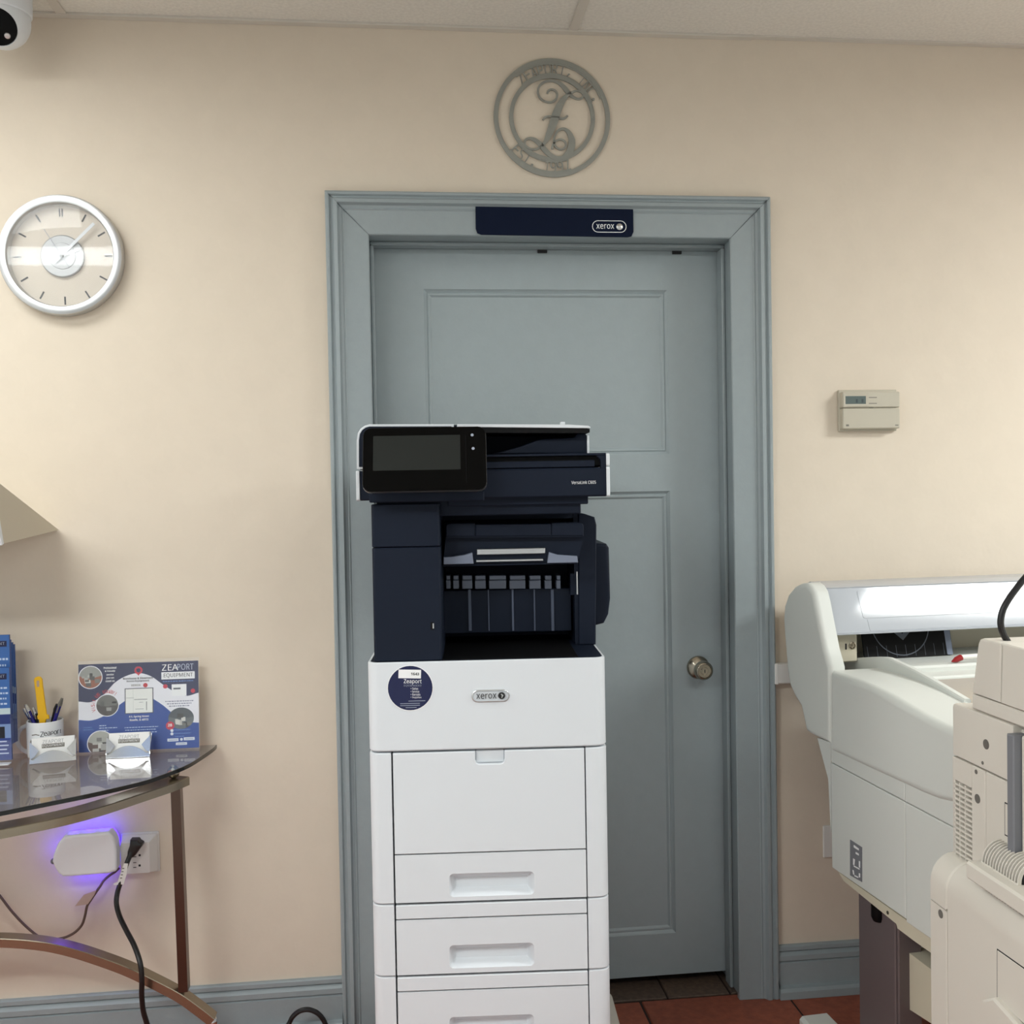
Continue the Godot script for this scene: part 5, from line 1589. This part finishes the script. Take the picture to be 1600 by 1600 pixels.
	# thermostat
	var a0 := wz(1316, 612.5, 0.03)
	var a1 := wz(1406, 669.5, 0.03)
	var tc := Vector3((a0.x + a1.x) / 2, (a0.y + a1.y) / 2, 0)
	var tw := a1.x - a0.x
	var hh := a0.y - a1.y
	t = thing("thermostat", "beige wall thermostat with a small dark display right of the door", "thermostat", Transform3D(Basis.IDENTITY, tc))
	part("back_plate", geo().box(Vector3(0.0, 0.001, 0.006), Vector3(tw + 0.003, hh + 0.012, 0.012), 0.002), M.thermostat, t)
	var ly := hh * 0.5 - hh * 0.435
	var body := part("cover", geo().box(Vector3(0, (ly + hh / 2) / 2 + 0.0005, 0.021), Vector3(tw, hh / 2 - ly - 0.001, 0.022), 0.0025), M.thermostat, t)
	part("flap", geo().box(Vector3(0, (ly - hh / 2) / 2, 0.021), Vector3(tw, hh / 2 + ly - 0.001, 0.022), 0.0025), M.thermostat, t)
	part("flap_catch", geo().box(Vector3(0.0, ly, 0.0318), Vector3(0.011, 0.0015, 0.001)), M.ink_grey, t)
	var lx := -tw / 2 + tw * 0.225
	part("display_bezel", geo().frame(Rect2(lx - tw * 0.215, ly + hh * 0.045, tw * 0.43, hh * 0.335), [Vector2(0, 0.0318), Vector2(0.0008, 0.0334), Vector2(0.006, 0.0326), Vector2(0.006, 0.031), Vector2(0, 0.031)], I), M.thermostat, body)
	part("display", geo().box(Vector3(lx, ly + hh * 0.21, 0.0318), Vector3(tw * 0.36, hh * 0.24, 0.001)), M.lcd, body)
	for k in 2:
		part("digit", geo().box(Vector3(lx + tw * (0.02 + 0.1 * k), ly + hh * 0.19, 0.0325), Vector3(0.0055, 0.0095, 0.0003)), M.ink_lcd, body)
	for k in 2:
		part("legend", geo().box(Vector3(lx + tw * 0.3, ly + hh * (0.28 - 0.16 * k), 0.0321), Vector3(tw * 0.14, 0.0022, 0.0003)), M.ink_grey, body)
	part("maker_mark", geo().box(Vector3(-tw * 0.42, -hh * 0.40, 0.0321), Vector3(0.008, 0.005, 0.0003)), M.ink_grey, t)
	part("maker_mark", geo().box(Vector3(tw * 0.44, -hh * 0.41, 0.0321), Vector3(0.009, 0.003, 0.0003)), M.ink_grey, t)
	# security camera at the ceiling
	var k0 := wz(2, 32, 0.13)
	t = thing("security_camera", "white turret security camera with a black face under the ceiling", "camera", Transform3D(Basis.IDENTITY, Vector3(k0.x, WALL_TOP, 0.13)))
	var kr := 0.064
	var by := k0.y - WALL_TOP
	part("mount", geo().lathe([Vector2(0, 0.0), Vector2(kr * 1.02, 0.0), Vector2(kr * 1.06, -0.006), Vector2(kr * 1.05, by + 0.016), Vector2(kr * 1.0, by + 0.012), Vector2(0, by + 0.012)], I, 44), M.white, t, 40)
	var dir := Vector3(0.07, -0.64, 0.76).normalized()
	var ux := Vector3.UP.cross(dir).normalized()
	var cx := Transform3D(Basis(ux, dir, ux.cross(dir)), Vector3(0.0, by, 0.0))
	var ball := []
	for k in 15:
		var an := -PI / 2 + (PI / 2 + deg_to_rad(45.0)) * k / 14
		ball.append(Vector2(0.0 if k == 0 else kr * cos(an), kr * sin(an)))
	var fr_ := kr * cos(deg_to_rad(45.0))
	var fy := kr * sin(deg_to_rad(45.0))
	ball.append_array([Vector2(fr_ - 0.0015, fy + 0.001), Vector2(fr_ - 0.003, fy - 0.002), Vector2(0, fy - 0.002)])
	part("eyeball", geo().lathe(ball, cx, 44), M.white, t, 40)
	var face := part("face_plate", geo().lathe([Vector2(0, fy - 0.004), Vector2(fr_ - 0.0028, fy - 0.004), Vector2(fr_ - 0.0035, fy + 0.0005), Vector2(0, fy + 0.001)], cx, 40), M.gloss_black, t)
	part("lens", geo().lathe([Vector2(0, fy), Vector2(0.013, fy), Vector2(0.0125, fy + 0.003), Vector2(0.008, fy + 0.002), Vector2(0, fy + 0.0035)], cx * Transform3D(Basis.IDENTITY, Vector3(-0.012, 0, -0.004)), 24), M.black, face)
	part("infrared_led", geo().lathe([Vector2(0, fy), Vector2(0.0075, fy), Vector2(0.006, fy + 0.0025), Vector2(0, fy + 0.003)], cx * Transform3D(Basis.IDENTITY, Vector3(0.018, 0, 0.019)), 20), M.silver, face)
	# slanted ledge jutting from the wall at the left
	var e0 := wz(90.5, 828, 0.0)
	var fr := Transform3D(Basis.IDENTITY, Vector3(e0.x, 0, 0))
	var tri := side(fr, [[90.5, 828], [3, 849.5], [-14, 746]], 0.0)
	t = thing("wall_ledge", "beige slanted display ledge jutting from the wall below the clock", "shelf", Transform3D(Basis.IDENTITY, Vector3(e0.x - 0.35, e0.y, 0)))
	var lx0 := Transform3D(SIDE, Vector3(e0.x, 0, 0))
	wpart("end_panel", geo().prism(tri, lx0, -0.002, 0.0, 0.0008), M.ledge, t)
	wpart("body", geo().prism(tri, lx0, 0.002, 0.7), M.ledge, t)
	var fb := tri[1]
	var ft := tri[2]
	wpart("front_trim", geo().prism(PackedVector2Array([fb, ft, ft + Vector2(0.012, -0.001), fb + Vector2(0.012, -0.003)]), lx0, -0.004, 0.7, 0.001), M.white, t)
	# raceway end and a blank plate behind the plotter
	var r0 := wz(1213, 1038, 0.03)
	var r1 := wz(1213, 1069, 0.03)
	t = thing("cable_raceway", "white plastic cable raceway running behind the plotter's rounded end", "raceway", Transform3D(Basis.IDENTITY, Vector3(r0.x, (r0.y + r1.y) / 2, 0)))
	part("channel", geo().box(Vector3(0.45, 0, 0.015), Vector3(0.9, r0.y - r1.y, 0.03), 0.003), M.outlet, t)
	part("end_cap", geo().box(Vector3(0.001, 0, 0.0155), Vector3(0.01, r0.y - r1.y + 0.003, 0.032), 0.002), M.outlet, t)
	var w0 := wz(1285, 1298, 0.0)
	var w1 := wz(1285, 1331, 0.0)
	t = thing("wall_plate", "blank beige wall plate half hidden behind the plotter's body", "wall plate", Transform3D(Basis.IDENTITY, Vector3(w0.x + 0.035, (w0.y + w1.y) / 2, 0)))
	part("plate", geo().box(Vector3(0, 0, 0.003), Vector3(0.07, w0.y - w1.y + 0.03, 0.006), 0.002), M.outlet, t)
	part("screw", geo().lathe([Vector2(0, 0), Vector2(0.003, 0), Vector2(0.003, 0.001), Vector2(0, 0.001)], Transform3D(front, Vector3(0, 0, 0.006)), 12), M.silver, t)

# ---------------------------------------------------------------- sockets, plugs and cords under the table
func build_power() -> void:
	var I := Transform3D.IDENTITY
	var a := wz(191, 1303, 0.0)
	var b := wz(248.5, 1359, 0.0)
	var c := Vector3((a.x + b.x) / 2, (a.y + b.y) / 2, 0)
	var w := b.x - a.x
	var h := a.y - b.y
	var t := thing("outlet_adapter", "white six-way outlet adapter on the wall under the glass table", "outlet", Transform3D(Basis.IDENTITY, c))
	part("plate", geo().prism(rrect(Vector2.ZERO, Vector2(w + 0.006, h + 0.006), 0.004), I, 0.0, 0.005, 0.002), M.outlet, t)
	part("block", geo().loft([ring4(Vector2.ZERO, Vector2(w, h), 0.004), ring4(Vector2.ZERO, Vector2(w * 0.98, h * 0.98), 0.012), ring4(Vector2(-0.006, -0.004), Vector2(w * 0.80, h * 0.80), 0.032)]), M.outlet, t, 20)
	for s in [[1339.0, 1], [1348.0, 0], [1355.5, 1]]:
		var p := wz(210.5, s[0], 0.033) - c
		part("slot", geo().box(Vector3(p.x, p.y, 0.0322), Vector3(0.0075, 0.0016, 0.0012)), M.ink, t)
	for s in [1336.5, 1352.5]:
		var p := wz(218, s, 0.033) - c
		part("ground_hole", geo().box(Vector3(p.x, p.y, 0.0322), Vector3(0.0052, 0.0052, 0.0012), 0.0005), M.ink, t)
	# black plug and cord running down and along the floor to the printer
	t = thing("power_cord", "black power cord plugged into the wall adapter and trailing to the floor", "cord", Transform3D(Basis.IDENTITY, Vector3(c.x, 0, 0.07)))
	var pg := PackedVector2Array()
	for q in [[203, 1313], [215, 1313], [217, 1316], [222, 1319], [222, 1322], [212, 1336], [208, 1340], [203, 1342], [198, 1340], [199, 1331], [202, 1322]]:
		var p := wz(q[0], q[1], 0.055)
		pg.append(Vector2(p.x, p.y))
	wpart("plug", geo().prism(pg, I, 0.032, 0.058, 0.006, 0.0, 2), M.cord_black, t)
	var cp := []
	for q in [[206, 1330, 0.052], [201, 1342, 0.058], [197, 1352, 0.064], [193, 1364, 0.07], [188.5, 1378, 0.075], [183.5, 1395, 0.078], [182, 1412, 0.09], [187, 1432, 0.11], [198, 1455, 0.145], [210, 1478, 0.185], [219, 1505, 0.212], [221.5, 1530, 0.218], [221.5, 1555, 0.215], [224, 1580, 0.205], [231, 1605, 0.195]]:
		cp.append(wz(q[0], q[1], q[2]))
	cp.append_array([Vector3(-0.595, 0.04, 0.185), Vector3(-0.55, 0.008, 0.17), Vector3(-0.43, 0.007, 0.14), Vector3(-0.33, 0.015, 0.09)])
	for q in [[450, 1602], [457, 1589], [468, 1580], [482, 1577.5], [496, 1583], [505, 1593], [512, 1606]]:
		cp.append(wz(q[0], q[1], 0.075))
	cp.append_array([Vector3(-0.17, 0.007, 0.065), Vector3(-0.08, 0.007, 0.056), Vector3(0.08, 0.007, 0.056)])
	wpart("cable", geo().tube(smooth(cp, 5), 0.0062, 10), M.cord_black, t)
	var tg := []
	for q in [[193.5, 1349], [200, 1349.5], [198, 1366], [193, 1382], [187, 1382], [178, 1383], [177, 1380.5], [184, 1378]]:
		tg.append(q)
	var tp := PackedVector2Array()
	for q in tg:
		var p := wz(q[0], q[1], 0.08)
		tp.append(Vector2(p.x, p.y))
	var tagp := wpart("paper_tag", geo().prism(tp, I, 0.079, 0.0805), M.tag, t)
	for k in 4:
		var p := wz(192.5 - k * 1.1, 1357 + k * 5.0, 0.081)
		part("tag_print", geo().box(Vector3(p.x, p.y, 0.0807), Vector3(0.005, 0.0022, 0.0003)), M.ink_grey, tagp)
	# thin brown cord with a paper tag
	t = thing("lamp_cord", "thin brown cord with a kraft tag looping behind the table's arch", "cord", Transform3D(Basis.IDENTITY, Vector3(c.x - 0.1, 0.2, 0.02)))
	var bp := []
	for q in [[186, 1356], [180, 1362], [171, 1368], [162, 1376], [157, 1384], [150, 1394], [142, 1406], [136, 1416], [133, 1430], [128, 1445], [118, 1456], [106, 1463], [96, 1466], [78, 1468], [62, 1464], [48, 1454], [32, 1439], [16, 1421], [0, 1400], [-14, 1384], [-30, 1360]]:
		bp.append(wz(q[0], q[1], 0.03))
	wpart("cable", geo().tube(smooth(bp, 4), 0.0032, 8), M.cord_brown, t)
	var kp := PackedVector2Array()
	for q in [[150.5, 1391], [147, 1399], [137, 1413], [117, 1416], [131, 1398]]:
		var p := wz(q[0], q[1], 0.034)
		kp.append(Vector2(p.x, p.y))
	wpart("kraft_tag", geo().prism(kp, I, 0.033, 0.0342), M.kraft, t)
	# white plug-in device with a violet glow towards the wall
	var o := PackedVector2Array()
	for q in [[101, 1305], [168, 1299], [172, 1300], [177, 1306], [181, 1314], [183, 1330], [183.5, 1356], [181, 1361], [172, 1364], [112, 1369], [99, 1369], [92, 1364], [85.5, 1354], [82.5, 1345], [84, 1334], [90, 1319]]:
		var p := wz(q[0], q[1], 0.06)
		o.append(Vector2(p.x, p.y))
	o = ccw(o)
	var dc := wz(134, 1334, 0.0)
	t = thing("plug_in_purifier", "white plug-in air purifier glowing violet against the wall beside the outlet", "air purifier", Transform3D(Basis.IDENTITY, Vector3(dc.x, dc.y, 0)))
	wpart("shell", geo().prism(o, I, 0.028, 0.066, 0.007, 0.003, 3), M.ceramic_matt, t, 40)
	wpart("backing", geo().prism(Geo.inset(o, 0.012), I, 0.0, 0.029), M.outlet, t)
	var gl := wpart("glow_strip", geo().prism(Geo.inset(o, 0.004), I, 0.014, 0.0275), M.violet, t)
	gl.cast_shadow = GeometryInstance3D.SHADOW_CASTING_SETTING_ON
	var sn := wz(84, 1345.5, 0.05)
	wpart("sensor_window", geo().lathe(ball_prof(0.0075), Transform3D(Basis.IDENTITY, sn), 16), M.copier_grey, t, 60)
	for e in [[115.0, 1300.0, 1.0], [140.0, 1297.0, 1.0], [165.0, 1296.0, 1.0], [150.0, 1372.0, 0.8], [120.0, 1374.0, 0.6], [82.0, 1330.0, 0.6]]:
		var l := OmniLight3D.new()
		l.name = "violet_light"
		l.light_color = Color(0.36, 0.22, 1.0)
		l.light_energy = 0.0022 * e[2]
		l.omni_range = 6.0
		l.omni_attenuation = 2.0
		l.light_size = 0.02
		l.shadow_enabled = true
		var p := wz(e[0], e[1], 0.034)
		l.position = p - t.position
		t.add_child(l)

func ring4(c: Vector2, s: Vector2, z: float) -> PackedVector3Array:
	var r := PackedVector3Array()
	for q in rrect(c, s, minf(0.004, s.x * 0.2), 3):
		r.append(Vector3(q.x, q.y, z))
	return r
